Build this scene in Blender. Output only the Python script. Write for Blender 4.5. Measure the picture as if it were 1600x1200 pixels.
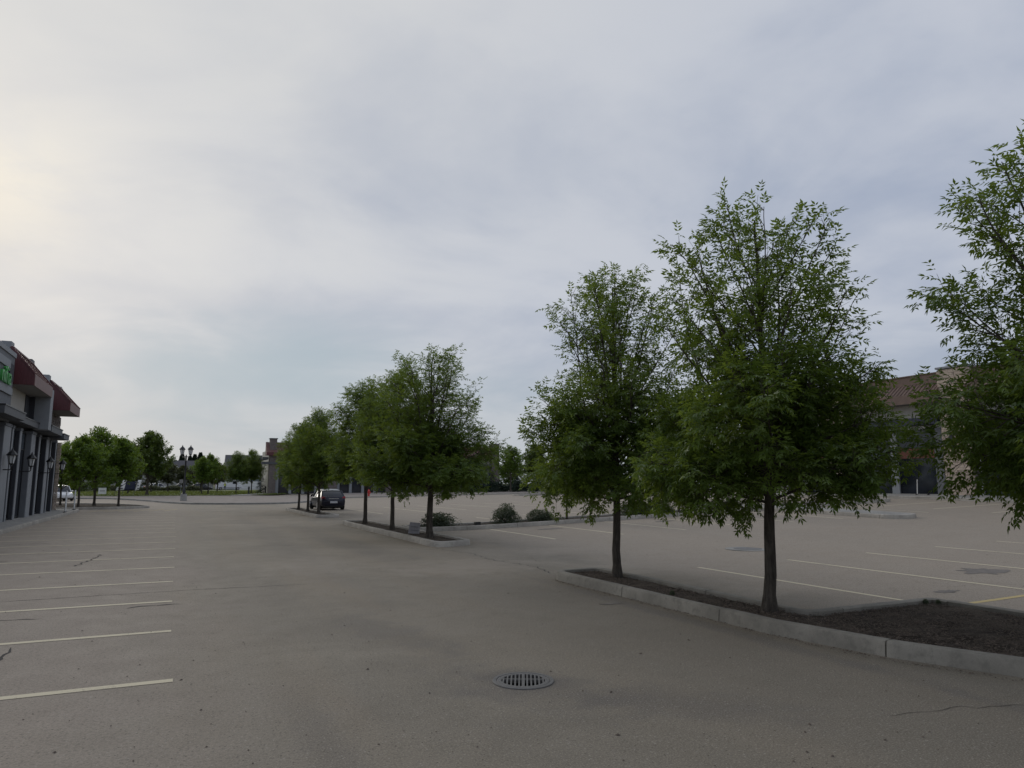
import bpy, bmesh, math, random
import numpy as np
from mathutils import Vector, Matrix
from mathutils.geometry import delaunay_2d_cdt

for o in list(bpy.data.objects):
    bpy.data.objects.remove(o, do_unlink=True)
scene = bpy.context.scene
COL = scene.collection
R = math.radians
random.seed(7)

# ------------------------------------------------------------------ camera
# world frame: Y runs down the parking lot, X to the right across it, metres
cam_data = bpy.data.cameras.new('camera')
cam_data.sensor_fit = 'HORIZONTAL'
cam_data.sensor_width = 36.0
cam_data.lens = 36.0 * 1109.0 / 1600.0
cam_data.clip_start = 0.1
cam_data.clip_end = 6000.0
cam = bpy.data.objects.new('camera', cam_data)
COL.objects.link(cam)
cam.location = (0.0, 0.0, 1.90)
cam.rotation_euler = (R(90 + 7.96), 0.0, R(-25.1))
scene.camera = cam

# ------------------------------------------------------------------ sun + sky
SUN_AZ = R(-13.0)        # measured from +Y towards +X
SUN_EL = R(19.0)
sun_dir = Vector((math.sin(SUN_AZ) * math.cos(SUN_EL), math.cos(SUN_AZ) * math.cos(SUN_EL), math.sin(SUN_EL)))
sun_data = bpy.data.lights.new('sun', 'SUN')
sun_data.energy = 0.7
sun_data.angle = R(25)
sun_data.color = (1.0, 0.93, 0.82)
sun = bpy.data.objects.new('sun', sun_data)
COL.objects.link(sun)
sun.rotation_euler = (-sun_dir).to_track_quat('-Z', 'Y').to_euler()

world = bpy.data.worlds.new('World')
scene.world = world
world.use_nodes = True


def build_sky():
    nt = world.node_tree
    nt.nodes.clear()
    N, L = nt.nodes.new, nt.links.new

    def math_(op, a, b=None, c=None, clamp=False):
        n = N('ShaderNodeMath'); n.operation = op; n.use_clamp = clamp
        for i, v in enumerate((a, b, c)):
            if v is None: continue
            if isinstance(v, (int, float)): n.inputs[i].default_value = v
            else: L(v, n.inputs[i])
        return n.outputs[0]

    def vmath(op, a, b=None):
        n = N('ShaderNodeVectorMath'); n.operation = op
        for i, v in enumerate((a, b)):
            if v is None: continue
            if isinstance(v, (tuple, Vector)): n.inputs[i].default_value = tuple(v)
            else: L(v, n.inputs[i])
        return n

    def smooth(v, lo, hi, to0=0.0, to1=1.0):
        n = N('ShaderNodeMapRange'); n.interpolation_type = 'SMOOTHSTEP'
        n.inputs['From Min'].default_value = lo; n.inputs['From Max'].default_value = hi
        n.inputs['To Min'].default_value = to0; n.inputs['To Max'].default_value = to1
        L(v, n.inputs['Value']); return n.outputs['Result']

    def mix(f, a, b):
        n = N('ShaderNodeMix'); n.data_type = 'RGBA'
        if isinstance(f, float): n.inputs['Factor'].default_value = f
        else: L(f, n.inputs['Factor'])
        for k, v in ((6, a), (7, b)):
            if isinstance(v, tuple): n.inputs[k].default_value = (*v, 1)
            else: L(v, n.inputs[k])
        return n.outputs[2]

    tc = N('ShaderNodeTexCoord')
    d = vmath('NORMALIZE', tc.outputs['Generated']).outputs[0]
    sep = N('ShaderNodeSeparateXYZ'); L(d, sep.inputs[0])
    z = sep.outputs['Z']
    zc = math_('ADD', math_('MAXIMUM', z, 0.0), 0.22)
    comb = N('ShaderNodeCombineXYZ')
    L(math_('DIVIDE', sep.outputs['X'], zc), comb.inputs[0])
    L(math_('DIVIDE', sep.outputs['Y'], zc), comb.inputs[1])
    p = comb.outputs[0]

    def noise(vec, scale, detail, rough, dist=0.0, off=(0, 0, 0)):
        m = vmath('ADD', vec, off).outputs[0]
        n = N('ShaderNodeTexNoise')
        n.inputs['Scale'].default_value = scale; n.inputs['Detail'].default_value = detail
        n.inputs['Roughness'].default_value = rough; n.inputs['Distortion'].default_value = dist
        L(m, n.inputs['Vector'])
        return n.outputs['Fac']
    n_big = noise(p, 0.55, 3.0, 0.45, 0.4, (3.1, 8.4, 0))
    n_mid = noise(p, 1.5, 5.0, 0.52, 0.5, (1.7, 2.2, 0))
    n_fine = noise(p, 4.0, 6.0, 0.6, 0.2, (9.0, 4.0, 0))
    body = math_('ADD', math_('MULTIPLY', n_big, 0.50), math_('ADD', math_('MULTIPLY', n_mid, 0.38), math_('MULTIPLY', n_fine, 0.12)))
    f = smooth(body, 0.42, 0.585)
    cloud = mix(f, (0.365, 0.420, 0.540), (0.545, 0.580, 0.660))
    # brightening and warming towards the hidden sun
    s = math_('MAXIMUM', vmath('DOT_PRODUCT', d, tuple(sun_dir)).outputs['Value'], 0.0)
    laz, lel = R(-22), R(34)
    lobe = (math.sin(laz) * math.cos(lel), math.cos(laz) * math.cos(lel), math.sin(lel))
    sl = math_('MAXIMUM', vmath('DOT_PRODUCT', d, lobe).outputs['Value'], 0.0)
    s4 = math_('POWER', sl, 3.6)
    cloud = mix(math_('MULTIPLY', s4, math_('ADD', 0.20, math_('MULTIPLY', n_mid, 1.3))), cloud, (0.725, 0.720, 0.700))
    s_tight = math_('MULTIPLY', math_('POWER', s, 260.0), smooth(n_fine, 0.36, 0.62, 0.25, 1.0))
    cloud = mix(math_('MINIMUM', math_('MULTIPLY', s_tight, 0.36), 1.0), cloud, (0.97, 0.88, 0.68))
    # low haze over the horizon
    cloud = mix(smooth(z, 0.24, 0.0, 0.0, 0.8), cloud, (0.495, 0.540, 0.580))
    # a thin opening in the deck, low down, where pale blue shows through
    az, el = R(7.5), R(8.2)
    g = Vector((math.sin(az) * math.cos(el), math.cos(az) * math.cos(el), math.sin(el)))
    gr = Vector((math.cos(az), -math.sin(az), 0.0)); gu = gr.cross(g)
    dd = vmath('SUBTRACT', d, tuple(g)).outputs[0]
    a = math_('DIVIDE', vmath('DOT_PRODUCT', dd, tuple((gr + gu * 0.12))).outputs['Value'], 0.26)
    b = math_('DIVIDE', vmath('DOT_PRODUCT', dd, tuple(gu)).outputs['Value'], 0.085)
    rr = math_('SQRT', math_('ADD', math_('MULTIPLY', a, a), math_('MULTIPLY', b, b)))
    rr = math_('ADD', rr, math_('MULTIPLY', math_('SUBTRACT', n_mid, 0.5), 2.2))
    gap = smooth(rr, 1.3, 0.1)
    cloud = mix(math_('MULTIPLY', gap, 0.85), cloud, (0.395, 0.480, 0.545))

    sky = N('ShaderNodeTexSky'); sky.sky_type = 'NISHITA'; sky.sun_disc = False
    sky.sun_elevation = SUN_EL; sky.sun_rotation = SUN_AZ
    sky.air_density = 1.0; sky.dust_density = 2.0
    bg1 = N('ShaderNodeBackground'); bg1.inputs['Strength'].default_value = 0.06; L(sky.outputs[0], bg1.inputs['Color'])
    bg2 = N('ShaderNodeBackground'); bg2.inputs['Strength'].default_value = 1.0; L(cloud, bg2.inputs['Color'])
    ms = N('ShaderNodeMixShader')
    ms.inputs[0].default_value = 0.94
    L(bg1.outputs[0], ms.inputs[1]); L(bg2.outputs[0], ms.inputs[2])
    out = N('ShaderNodeOutputWorld'); L(ms.outputs[0], out.inputs['Surface'])


build_sky()
vs = scene.view_settings
vs.view_transform = 'Standard'; vs.look = 'None'; vs.exposure = 0.0; vs.gamma = 1.0; vs.use_curve_mapping = False
scene.cycles.max_bounces = 8
scene.cycles.transparent_max_bounces = 8

# ------------------------------------------------------------------ materials
MATS = {}


def _principled(name):
    m = bpy.data.materials.new(name); m.use_nodes = True
    nt = m.node_tree; return m, nt, nt.nodes['Principled BSDF']


def _coords(nt, scale=(1, 1, 1), use_object=True):
    tc = nt.nodes.new('ShaderNodeTexCoord'); mp = nt.nodes.new('ShaderNodeMapping')
    mp.inputs['Scale'].default_value = scale
    nt.links.new(tc.outputs['Object'], mp.inputs['Vector'])
    return mp.outputs[0]


def _noise(nt, vec, scale, detail=4, rough=0.55, dist=0.0):
    n = nt.nodes.new('ShaderNodeTexNoise')
    n.inputs['Scale'].default_value = scale; n.inputs['Detail'].default_value = detail
    n.inputs['Roughness'].default_value = rough; n.inputs['Distortion'].default_value = dist
    if vec is not None: nt.links.new(vec, n.inputs['Vector'])
    return n.outputs['Fac']


def _range(nt, v, lo, hi, a=0.0, b=1.0, smooth=False):
    n = nt.nodes.new('ShaderNodeMapRange')
    if smooth: n.interpolation_type = 'SMOOTHSTEP'
    n.inputs['From Min'].default_value = lo; n.inputs['From Max'].default_value = hi
    n.inputs['To Min'].default_value = a; n.inputs['To Max'].default_value = b
    nt.links.new(v, n.inputs['Value']); return n.outputs['Result']


def _mix(nt, f, a, b, mode='MIX'):
    n = nt.nodes.new('ShaderNodeMix'); n.data_type = 'RGBA'; n.blend_type = mode
    if isinstance(f, (int, float)): n.inputs['Factor'].default_value = f
    else: nt.links.new(f, n.inputs['Factor'])
    for k, v in ((6, a), (7, b)):
        if isinstance(v, tuple): n.inputs[k].default_value = (*v[:3], 1)
        else: nt.links.new(v, n.inputs[k])
    return n.outputs[2]


def _m(nt, op, a, b):
    n = nt.nodes.new('ShaderNodeMath'); n.operation = op
    for i, v in enumerate((a, b)):
        if isinstance(v, (int, float)): n.inputs[i].default_value = v
        else: nt.links.new(v, n.inputs[i])
    return n.outputs[0]


def _bump(nt, bsdf, h, strength, dist=0.01):
    b = nt.nodes.new('ShaderNodeBump'); b.inputs['Strength'].default_value = strength
    b.inputs['Distance'].default_value = dist
    nt.links.new(h, b.inputs['Height']); nt.links.new(b.outputs[0], bsdf.inputs['Normal'])


def plain(name, col, rough=0.6, var=0.18, scale=6.0, metal=0.0, spec=0.5, bump=0.0, stretch=(1, 1, 1)):
    """painted / rendered / cast surface with uneven tone"""
    if name in MATS: return MATS[name]
    m, nt, b = _principled(name)
    v = _coords(nt, stretch)
    n1 = _noise(nt, v, scale, 5, 0.6); n2 = _noise(nt, v, scale * 9, 3, 0.6)
    f = _m(nt, 'ADD', _m(nt, 'MULTIPLY', n1, 0.7), _m(nt, 'MULTIPLY', n2, 0.3))
    lo = tuple(c * (1 - var) for c in col); hi = tuple(min(1, c * (1 + var)) for c in col)
    nt.links.new(_mix(nt, _range(nt, f, 0.3, 0.7), lo, hi), b.inputs['Base Color'])
    b.inputs['Roughness'].default_value = rough; b.inputs['Metallic'].default_value = metal
    b.inputs['Specular IOR Level'].default_value = spec
    if bump: _bump(nt, b, n2, bump, 0.01)
    MATS[name] = m; return m


def asphalt_mat(name, base, lots=False):
    m, nt, b = _principled(name)
    v = _coords(nt)
    fine = _noise(nt, v, 70, 2, 0.9)
    grain = _noise(nt, v, 30, 5, 0.9)
    mid = _noise(nt, v, 2.1, 6, 0.62)
    big = _noise(nt, v, 0.33, 5, 0.6, 0.6)
    vs_ = _coords(nt, (0.9, 0.12, 1))
    lane = _noise(nt, vs_, 0.9, 3, 0.5)
    c0 = tuple(c * 0.74 for c in base); c1 = tuple(c * 1.20 for c in base)
    col = _mix(nt, _range(nt, big, 0.33, 0.68), c0, c1)
    warm = tuple(c * k for c, k in zip(base, (1.13, 1.03, 0.92)))
    col = _mix(nt, _range(nt, lane, 0.45, 0.72, 0, 0.55), col, warm)
    col = _mix(nt, _range(nt, mid, 0.52, 0.75, 0, 0.35), col, tuple(c * 0.66 for c in base))
    # wheel-polished and stained places
    stain = _noise(nt, _coords(nt, (1.0, 0.6, 1)), 0.9, 6, 0.7, 1.0)
    col = _mix(nt, _range(nt, stain, 0.66, 0.76, 0, 0.4), col, tuple(c * 0.5 for c in base))
    if lots:
        sx = nt.nodes.new('ShaderNodeSeparateXYZ'); nt.links.new(v, sx.inputs[0])
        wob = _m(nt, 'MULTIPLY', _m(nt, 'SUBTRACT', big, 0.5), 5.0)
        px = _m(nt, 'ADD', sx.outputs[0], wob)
        col = _mix(nt, _range(nt, px, 7.5, 11.5, 0, 0.75, True), col, (0.375, 0.316, 0.256))
        col = _mix(nt, _range(nt, px, 1.6, -1.2, 0, 0.75, True), col, (0.335, 0.280, 0.230))
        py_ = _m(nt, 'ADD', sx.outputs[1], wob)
        shaded = _m(nt, 'MULTIPLY', _m(nt, 'MULTIPLY', _range(nt, px, 2.6, 5.6, 0, 1, True), _range(nt, px, 9.0, 7.5, 0, 1, True)), _range(nt, py_, 19.0, 9.0, 0, 0.62, True))  # tree shade painted into the asphalt colour beside the near island
        col = _mix(nt, shaded, col, (0.125, 0.110, 0.088))
    if lots:      # oily wear round the drain and grime gathered along the near kerb
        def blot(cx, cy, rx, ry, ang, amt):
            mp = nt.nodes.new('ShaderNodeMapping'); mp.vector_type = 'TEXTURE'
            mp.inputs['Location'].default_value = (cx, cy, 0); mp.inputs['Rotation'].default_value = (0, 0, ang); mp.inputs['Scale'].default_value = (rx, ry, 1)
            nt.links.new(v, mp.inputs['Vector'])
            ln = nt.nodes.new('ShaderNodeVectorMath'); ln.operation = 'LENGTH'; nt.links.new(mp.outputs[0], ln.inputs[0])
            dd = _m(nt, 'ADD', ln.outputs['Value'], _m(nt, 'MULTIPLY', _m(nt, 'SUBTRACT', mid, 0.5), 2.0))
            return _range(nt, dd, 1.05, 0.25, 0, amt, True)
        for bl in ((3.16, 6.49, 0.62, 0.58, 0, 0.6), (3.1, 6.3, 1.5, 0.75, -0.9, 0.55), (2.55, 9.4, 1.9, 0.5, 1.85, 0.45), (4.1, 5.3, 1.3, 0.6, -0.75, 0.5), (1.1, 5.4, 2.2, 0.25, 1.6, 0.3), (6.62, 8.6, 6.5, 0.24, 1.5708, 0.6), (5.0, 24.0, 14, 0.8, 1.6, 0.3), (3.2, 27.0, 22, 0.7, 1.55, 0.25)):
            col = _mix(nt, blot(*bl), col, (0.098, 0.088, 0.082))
        for bl in ((6.2, 15.6, 2.6, 1.5, 0.3, 0.55), (3.0, 17.5, 3.0, 1.2, 1.4, 0.35)):
            col = _mix(nt, blot(*bl), col, (0.31, 0.265, 0.215))
    # aggregate: dark pits and pale stones
    vor = nt.nodes.new('ShaderNodeTexVoronoi'); vor.inputs['Scale'].default_value = 48
    nt.links.new(v, vor.inputs['Vector'])
    sepc = nt.nodes.new('ShaderNodeSeparateColor'); nt.links.new(vor.outputs['Color'], sepc.inputs[0])
    stone = _m(nt, 'MULTIPLY', _range(nt, sepc.outputs[0], 0.80, 0.98, 0, 1), _range(nt, vor.outputs['Distance'], 0.45, 0.2, 0, 1))
    col = _mix(nt, _m(nt, 'MULTIPLY', stone, 0.75), col, (0.40, 0.37, 0.33))
    pit = _m(nt, 'MULTIPLY', _range(nt, sepc.outputs[1], 0.90, 0.97, 0, 1), _range(nt, vor.outputs['Distance'], 0.5, 0.25, 0, 1))
    col = _mix(nt, _m(nt, 'MULTIPLY', pit, 0.8), col, tuple(c * 0.25 for c in base))
    col = _mix(nt, _range(nt, grain, 0.40, 0.53, 0.62, 0), col, tuple(c * 0.55 for c in base))
    col = _mix(nt, _range(nt, fine, 0.50, 0.64, 0.0, 0.5), col, tuple(min(1, c * 1.8) for c in base))
    # hairline cracks, only here and there
    vc = nt.nodes.new('ShaderNodeTexVoronoi'); vc.feature = 'DISTANCE_TO_EDGE'; vc.inputs['Scale'].default_value = 0.9
    wv = nt.nodes.new('ShaderNodeVectorMath'); wv.operation = 'ADD'
    nz = nt.nodes.new('ShaderNodeTexNoise'); nz.inputs['Scale'].default_value = 1.6; nz.inputs['Detail'].default_value = 6
    nt.links.new(v, nz.inputs['Vector']); nt.links.new(nz.outputs['Color'], wv.inputs[0]); nt.links.new(v, wv.inputs[1])
    nt.links.new(wv.outputs[0], vc.inputs['Vector'])
    where = _range(nt, _noise(nt, v, 0.17, 3, 0.5), 0.60, 0.68)
    crack = _m(nt, 'MULTIPLY', _range(nt, vc.outputs['Distance'], 0.012, 0.0), where)
    col = _mix(nt, _m(nt, 'MULTIPLY', crack, 0.45), col, tuple(c * 0.3 for c in base))
    nt.links.new(col, b.inputs['Base Color'])
    nt.links.new(_range(nt, mid, 0.3, 0.7, 0.78, 0.95), b.inputs['Roughness'])
    b.inputs['Specular IOR Level'].default_value = 0.35
    h = _m(nt, 'SUBTRACT', _m(nt, 'ADD', _m(nt, 'MULTIPLY', grain, 0.8), _m(nt, 'MULTIPLY', fine, 0.5)), _m(nt, 'MULTIPLY', crack, 1.2))
    _bump(nt, b, h, 0.42, 0.006)
    MATS[name] = m; return m


def concrete_mat(name, base, dark=0.55):
    m, nt, b = _principled(name)
    v = _coords(nt)
    a = _noise(nt, v, 1.3, 6, 0.65); c = _noise(nt, v, 9, 5, 0.65); g = _noise(nt, v, 90, 3, 0.7)
    col = _mix(nt, _range(nt, a, 0.3, 0.7), tuple(x * 0.66 for x in base), tuple(x * 1.15 for x in base))
    col = _mix(nt, _range(nt, c, 0.50, 0.68, 0, 0.7), col, tuple(x * dark for x in base))
    col = _mix(nt, _range(nt, g, 0.30, 0.45, 0.6, 0), col, tuple(x * 0.55 for x in base))
    nt.links.new(col, b.inputs['Base Color']); b.inputs['Roughness'].default_value = 0.9
    b.inputs['Specular IOR Level'].default_value = 0.3
    _bump(nt, b, _m(nt, 'ADD', c, g), 0.35, 0.008)
    MATS[name] = m; return m


def paint_mat(name, col, under, wear=0.5):
    m, nt, b = _principled(name)
    v = _coords(nt)
    g = _noise(nt, v, 70, 3, 0.9); w = _noise(nt, v, 1.6, 5, 0.65)
    f = _range(nt, _m(nt, 'ADD', _m(nt, 'MULTIPLY', g, 0.6), _m(nt, 'MULTIPLY', w, 0.5)), wear - 0.06, wear + 0.03)
    c = _mix(nt, f, under, col)
    nt.links.new(c, b.inputs['Base Color']); b.inputs['Roughness'].default_value = 0.85
    _bump(nt, b, g, 0.4, 0.004)
    MATS[name] = m; return m


def leaf_mat(name, dark, light, trans=0.38, gloss=0.016):
    m = bpy.data.materials.new(name); m.use_nodes = True
    nt = m.node_tree; nt.nodes.clear()
    at = nt.nodes.new('ShaderNodeAttribute'); at.attribute_name = 'tint'
    v = _coords(nt); n = _noise(nt, v, 1.4, 3, 0.5)
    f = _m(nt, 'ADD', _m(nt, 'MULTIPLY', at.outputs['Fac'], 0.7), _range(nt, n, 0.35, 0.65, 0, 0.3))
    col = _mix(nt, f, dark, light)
    tcol = _mix(nt, 0.5, col, tuple(min(1, c * k) for c, k in zip(light, (1.9, 1.7, 0.9))))
    df = nt.nodes.new('ShaderNodeBsdfDiffuse'); tr = nt.nodes.new('ShaderNodeBsdfTranslucent'); gl = nt.nodes.new('ShaderNodeBsdfGlossy')
    gl.inputs['Roughness'].default_value = 0.45
    gl.inputs['Color'].default_value = (0.8, 0.85, 0.8, 1)
    nt.links.new(col, df.inputs[0]); nt.links.new(tcol, tr.inputs[0])
    m1 = nt.nodes.new('ShaderNodeMixShader'); m1.inputs[0].default_value = trans
    nt.links.new(df.outputs[0], m1.inputs[1]); nt.links.new(tr.outputs[0], m1.inputs[2])
    m2 = nt.nodes.new('ShaderNodeMixShader')
    fr = nt.nodes.new('ShaderNodeFresnel'); fr.inputs['IOR'].default_value = 1.35
    nt.links.new(_m(nt, 'MULTIPLY', fr.outputs[0], gloss * 5), m2.inputs[0])
    nt.links.new(m1.outputs[0], m2.inputs[1]); nt.links.new(gl.outputs[0], m2.inputs[2])
    out = nt.nodes.new('ShaderNodeOutputMaterial'); nt.links.new(m2.outputs[0], out.inputs[0])
    MATS[name] = m; return m


def bark_mat(name, col):
    m, nt, b = _principled(name)
    v = _coords(nt, (1, 1, 0.16))
    a = _noise(nt, v, 26, 6, 0.7); c = _noise(nt, _coords(nt), 5, 4, 0.6)
    cc = _mix(nt, _range(nt, a, 0.35, 0.65), tuple(x * 0.45 for x in col), tuple(x * 1.3 for x in col))
    cc = _mix(nt, _range(nt, c, 0.5, 0.75, 0, 0.5), cc, tuple(x * 0.7 for x in col))
    nt.links.new(cc, b.inputs['Base Color']); b.inputs['Roughness'].default_value = 0.95
    b.inputs['Specular IOR Level'].default_value = 0.2
    _bump(nt, b, a, 0.9, 0.02)
    MATS[name] = m; return m


def mulch_mat(name, a, c):
    m, nt, b = _principled(name)
    v = _coords(nt)
    n1 = _noise(nt, v, 3.0, 5, 0.65); n2 = _noise(nt, v, 45, 5, 0.75)
    col = _mix(nt, _range(nt, n1, 0.35, 0.68), a, c)
    col = _mix(nt, _range(nt, n2, 0.35, 0.55, 0.75, 0), col, tuple(x * 0.35 for x in a))
    col = _mix(nt, _range(nt, n2, 0.62, 0.75, 0, 0.5), col, (0.16, 0.13, 0.10))
    nt.links.new(col, b.inputs['Base Color']); b.inputs['Roughness'].default_value = 1.0
    b.inputs['Specular IOR Level'].default_value = 0.1
    _bump(nt, b, n2, 1.0, 0.03)
    MATS[name] = m; return m


def grass_mat(name, a, c):
    m, nt, b = _principled(name)
    v = _coords(nt)
    n1 = _noise(nt, v, 0.25, 5, 0.6); n2 = _noise(nt, v, 12, 5, 0.75)
    col = _mix(nt, _range(nt, n1, 0.35, 0.65), a, c)
    col = _mix(nt, _range(nt, n2, 0.3, 0.6, 0.5, 0), col, tuple(x * 0.5 for x in a))
    nt.links.new(col, b.inputs['Base Color']); b.inputs['Roughness'].default_value = 0.95
    b.inputs['Specular IOR Level'].default_value = 0.2
    _bump(nt, b, n2, 1.0, 0.06)
    MATS[name] = m; return m


def glass_mat(name, col=(0.015, 0.018, 0.024), rough=0.06):
    if name in MATS: return MATS[name]
    m, nt, b = _principled(name)
    n = _noise(nt, _coords(nt), 0.7, 2, 0.5)
    nt.links.new(_mix(nt, _range(nt, n, 0.35, 0.65), tuple(c * 0.6 for c in col), tuple(c * 1.6 for c in col)), b.inputs['Base Color'])
    b.inputs['Roughness'].default_value = rough; b.inputs['IOR'].default_value = 1.5
    MATS[name] = m; return m


ASPH = (0.236, 0.206, 0.160)
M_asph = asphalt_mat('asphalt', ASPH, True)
M_road = asphalt_mat('road_asphalt', (0.21, 0.195, 0.18))
M_pave = concrete_mat('pinkish_paving', (0.30, 0.262, 0.232), 0.8)
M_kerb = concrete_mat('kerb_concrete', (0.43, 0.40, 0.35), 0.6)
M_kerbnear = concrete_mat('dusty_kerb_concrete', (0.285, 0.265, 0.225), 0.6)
M_walk = concrete_mat('sidewalk_concrete', (0.33, 0.32, 0.295), 0.7)
M_line = paint_mat('worn_line_paint', (0.64, 0.565, 0.40), ASPH, 0.462)
M_yell = paint_mat('yellow_line_paint', (0.55, 0.43, 0.20), ASPH, 0.44)
M_crack = plain('crack_tar', (0.035, 0.032, 0.03), 0.9, 0.4, 20)
M_patch = plain('damp_patch', (0.165, 0.145, 0.125), 0.8, 0.3, 8)
M_bark = bark_mat('ash_bark', (0.085, 0.073, 0.060))
M_mulch = mulch_mat('mulch', (0.052, 0.041, 0.033), (0.150, 0.124, 0.098))
M_chip = plain('wood_chip', (0.115, 0.090, 0.070), 0.95, 0.85, 22)
M_grass = grass_mat('lawn_grass', (0.115, 0.150, 0.040), (0.165, 0.185, 0.062))
M_field = grass_mat('field_grass', (0.07, 0.09, 0.035), (0.10, 0.105, 0.05))
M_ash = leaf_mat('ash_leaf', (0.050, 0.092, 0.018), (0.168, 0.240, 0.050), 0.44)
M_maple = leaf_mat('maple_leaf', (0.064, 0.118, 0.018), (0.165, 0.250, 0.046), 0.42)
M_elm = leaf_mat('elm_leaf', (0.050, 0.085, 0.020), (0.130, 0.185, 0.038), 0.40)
M_olive = leaf_mat('olive_leaf', (0.062, 0.074, 0.038), (0.125, 0.135, 0.070), 0.28)
M_spruce = leaf_mat('spruce_needle', (0.018, 0.036, 0.024), (0.040, 0.064, 0.042), 0.15)
M_poplar = leaf_mat('poplar_leaf', (0.020, 0.036, 0.026), (0.042, 0.062, 0.044), 0.2)
M_shrub = leaf_mat('shrub_leaf', (0.050, 0.072, 0.045), (0.115, 0.140, 0.092), 0.26)
M_castiron = plain('cast_iron', (0.15, 0.145, 0.138), 0.62, 0.25, 30, 0.25, 0.4, 0.3)
M_black = plain('black_metal', (0.012, 0.012, 0.013), 0.42, 0.3, 12)
M_hole = plain('pit_wall', (0.006, 0.006, 0.006), 1.0, 0.3, 6)
M_rubber = plain('rubber', (0.012, 0.012, 0.012), 0.85, 0.3, 20)
M_white = plain('white_paint', (0.72, 0.72, 0.70), 0.45, 0.07, 5)
M_greywall = plain('grey_stucco', (0.155, 0.162, 0.172), 0.85, 0.10, 3, bump=0.25)
M_darkwall = plain('charcoal_stucco', (0.046, 0.048, 0.056), 0.85, 0.12, 3, bump=0.25)
M_lightgrey = plain('light_grey_panel', (0.25, 0.262, 0.275), 0.7, 0.08, 3)
M_cream = plain('cream_stucco', (0.48, 0.455, 0.41), 0.88, 0.09, 3, bump=0.25)
M_redmetal = plain('dark_red_metal', (0.095, 0.022, 0.026), 0.42, 0.15, 4, 0.0, 0.5, stretch=(3, 3, 0.3))
M_redroof = plain('weathered_red_roof', (0.150, 0.072, 0.062), 0.55, 0.2, 4)
M_brownroof = plain('brown_red_tile', (0.165, 0.112, 0.090), 0.75, 0.28, 3)
M_fascia = plain('dark_fascia', (0.075, 0.078, 0.084), 0.6, 0.12, 4)
M_soffit = plain('soffit_grey', (0.22, 0.215, 0.21), 0.8, 0.1, 4)
M_stone = plain('ledge_stone', (0.50, 0.41, 0.33), 0.92, 0.35, 7, bump=0.6)
M_stonegrey = plain('grey_stone', (0.155, 0.132, 0.122), 0.92, 0.35, 7, bump=0.6)
M_mortar = plain('mortar', (0.15, 0.135, 0.12), 0.95, 0.2, 10)
M_glass = glass_mat('dark_glass')
M_glassblue = glass_mat('blue_tinted_glass', (0.05, 0.062, 0.075), 0.08)
M_awn = plain('red_brown_awning', (0.13, 0.042, 0.028), 0.8, 0.2, 5)
M_greensign = plain('green_acrylic', (0.05, 0.33, 0.06), 0.35, 0.12, 3)
M_lampglass = plain('frosted_lamp_glass', (0.62, 0.63, 0.62), 0.35, 0.06, 5)
M_shingle = plain('grey_shingle', (0.095, 0.092, 0.098), 0.9, 0.22, 3, bump=0.3)
M_siding = plain('pale_siding', (0.31, 0.31, 0.295), 0.7, 0.06, 2, stretch=(0.2, 0.2, 6))
M_sidingb = plain('blue_grey_siding', (0.22, 0.26, 0.28), 0.7, 0.06, 2, stretch=(0.2, 0.2, 6))
M_trim = plain('white_trim', (0.70, 0.70, 0.68), 0.5, 0.05, 4)
M_red = plain('hydrant_red', (0.48, 0.022, 0.018), 0.4, 0.15, 8)
M_plate = plain('plate_white', (0.62, 0.63, 0.66), 0.4, 0.05, 8)
M_taillight = plain('tail_light_red', (0.42, 0.03, 0.045), 0.15, 0.2, 12)
M_chrome = plain('chrome', (0.6, 0.6, 0.6), 0.18, 0.05, 8, 1.0)
M_rim = plain('alloy_rim', (0.33, 0.33, 0.34), 0.35, 0.1, 8, 0.8)
M_carblue = plain('dark_blue_car_paint', (0.010, 0.012, 0.028), 0.22, 0.15, 3)
M_carwhite = plain('white_car_paint', (0.66, 0.67, 0.68), 0.25, 0.05, 3)
M_carsilver = plain('silver_car_paint', (0.30, 0.31, 0.33), 0.3, 0.08, 3, 0.4)
M_carblack = plain('black_car_paint', (0.012, 0.012, 0.014), 0.25, 0.1, 3)
M_hivis = plain('hi_vis_yellow', (0.62, 0.72, 0.04), 0.7, 0.1, 8)
M_cloth = plain('dark_cloth', (0.02, 0.022, 0.03), 0.9, 0.2, 8)
M_skin = plain('skin', (0.42, 0.25, 0.18), 0.6, 0.1, 8)
M_signgrey = plain('faded_sign_board', (0.30, 0.28, 0.28), 0.7, 0.15, 8)
M_ink = plain('dark_print', (0.05, 0.05, 0.06), 0.6, 0.1, 8)
M_bannerblue = plain('navy_banner', (0.022, 0.026, 0.055), 0.7, 0.15, 4)

# ------------------------------------------------------------------ helpers


def tag(o, label=None, cat=None, group=None, kind=None):
    if label: o['label'] = label
    if cat: o['category'] = cat
    if group: o['group'] = group
    if kind: o['kind'] = kind
    return o


def empty(name, loc=(0, 0, 0), rz=0.0, label=None, cat=None, group=None, kind=None):
    o = bpy.data.objects.new(name, None); COL.objects.link(o)
    o.empty_display_size = 0.2
    o.location = loc; o.rotation_euler = (0, 0, rz)
    return tag(o, label, cat, group, kind)


def copy_tree(o, parent=None):
    c = o.copy(); COL.objects.link(c)
    if parent is not None: c.parent = parent
    for ch in list(o.children): copy_tree(ch, c)
    return c


def link_mesh(name, me, mat, parent=None, kind=None):
    if mat is not None: me.materials.append(mat)
    o = bpy.data.objects.new(name, me); COL.objects.link(o)
    if parent is not None: o.parent = parent
    if kind: o['kind'] = kind
    return o


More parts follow.
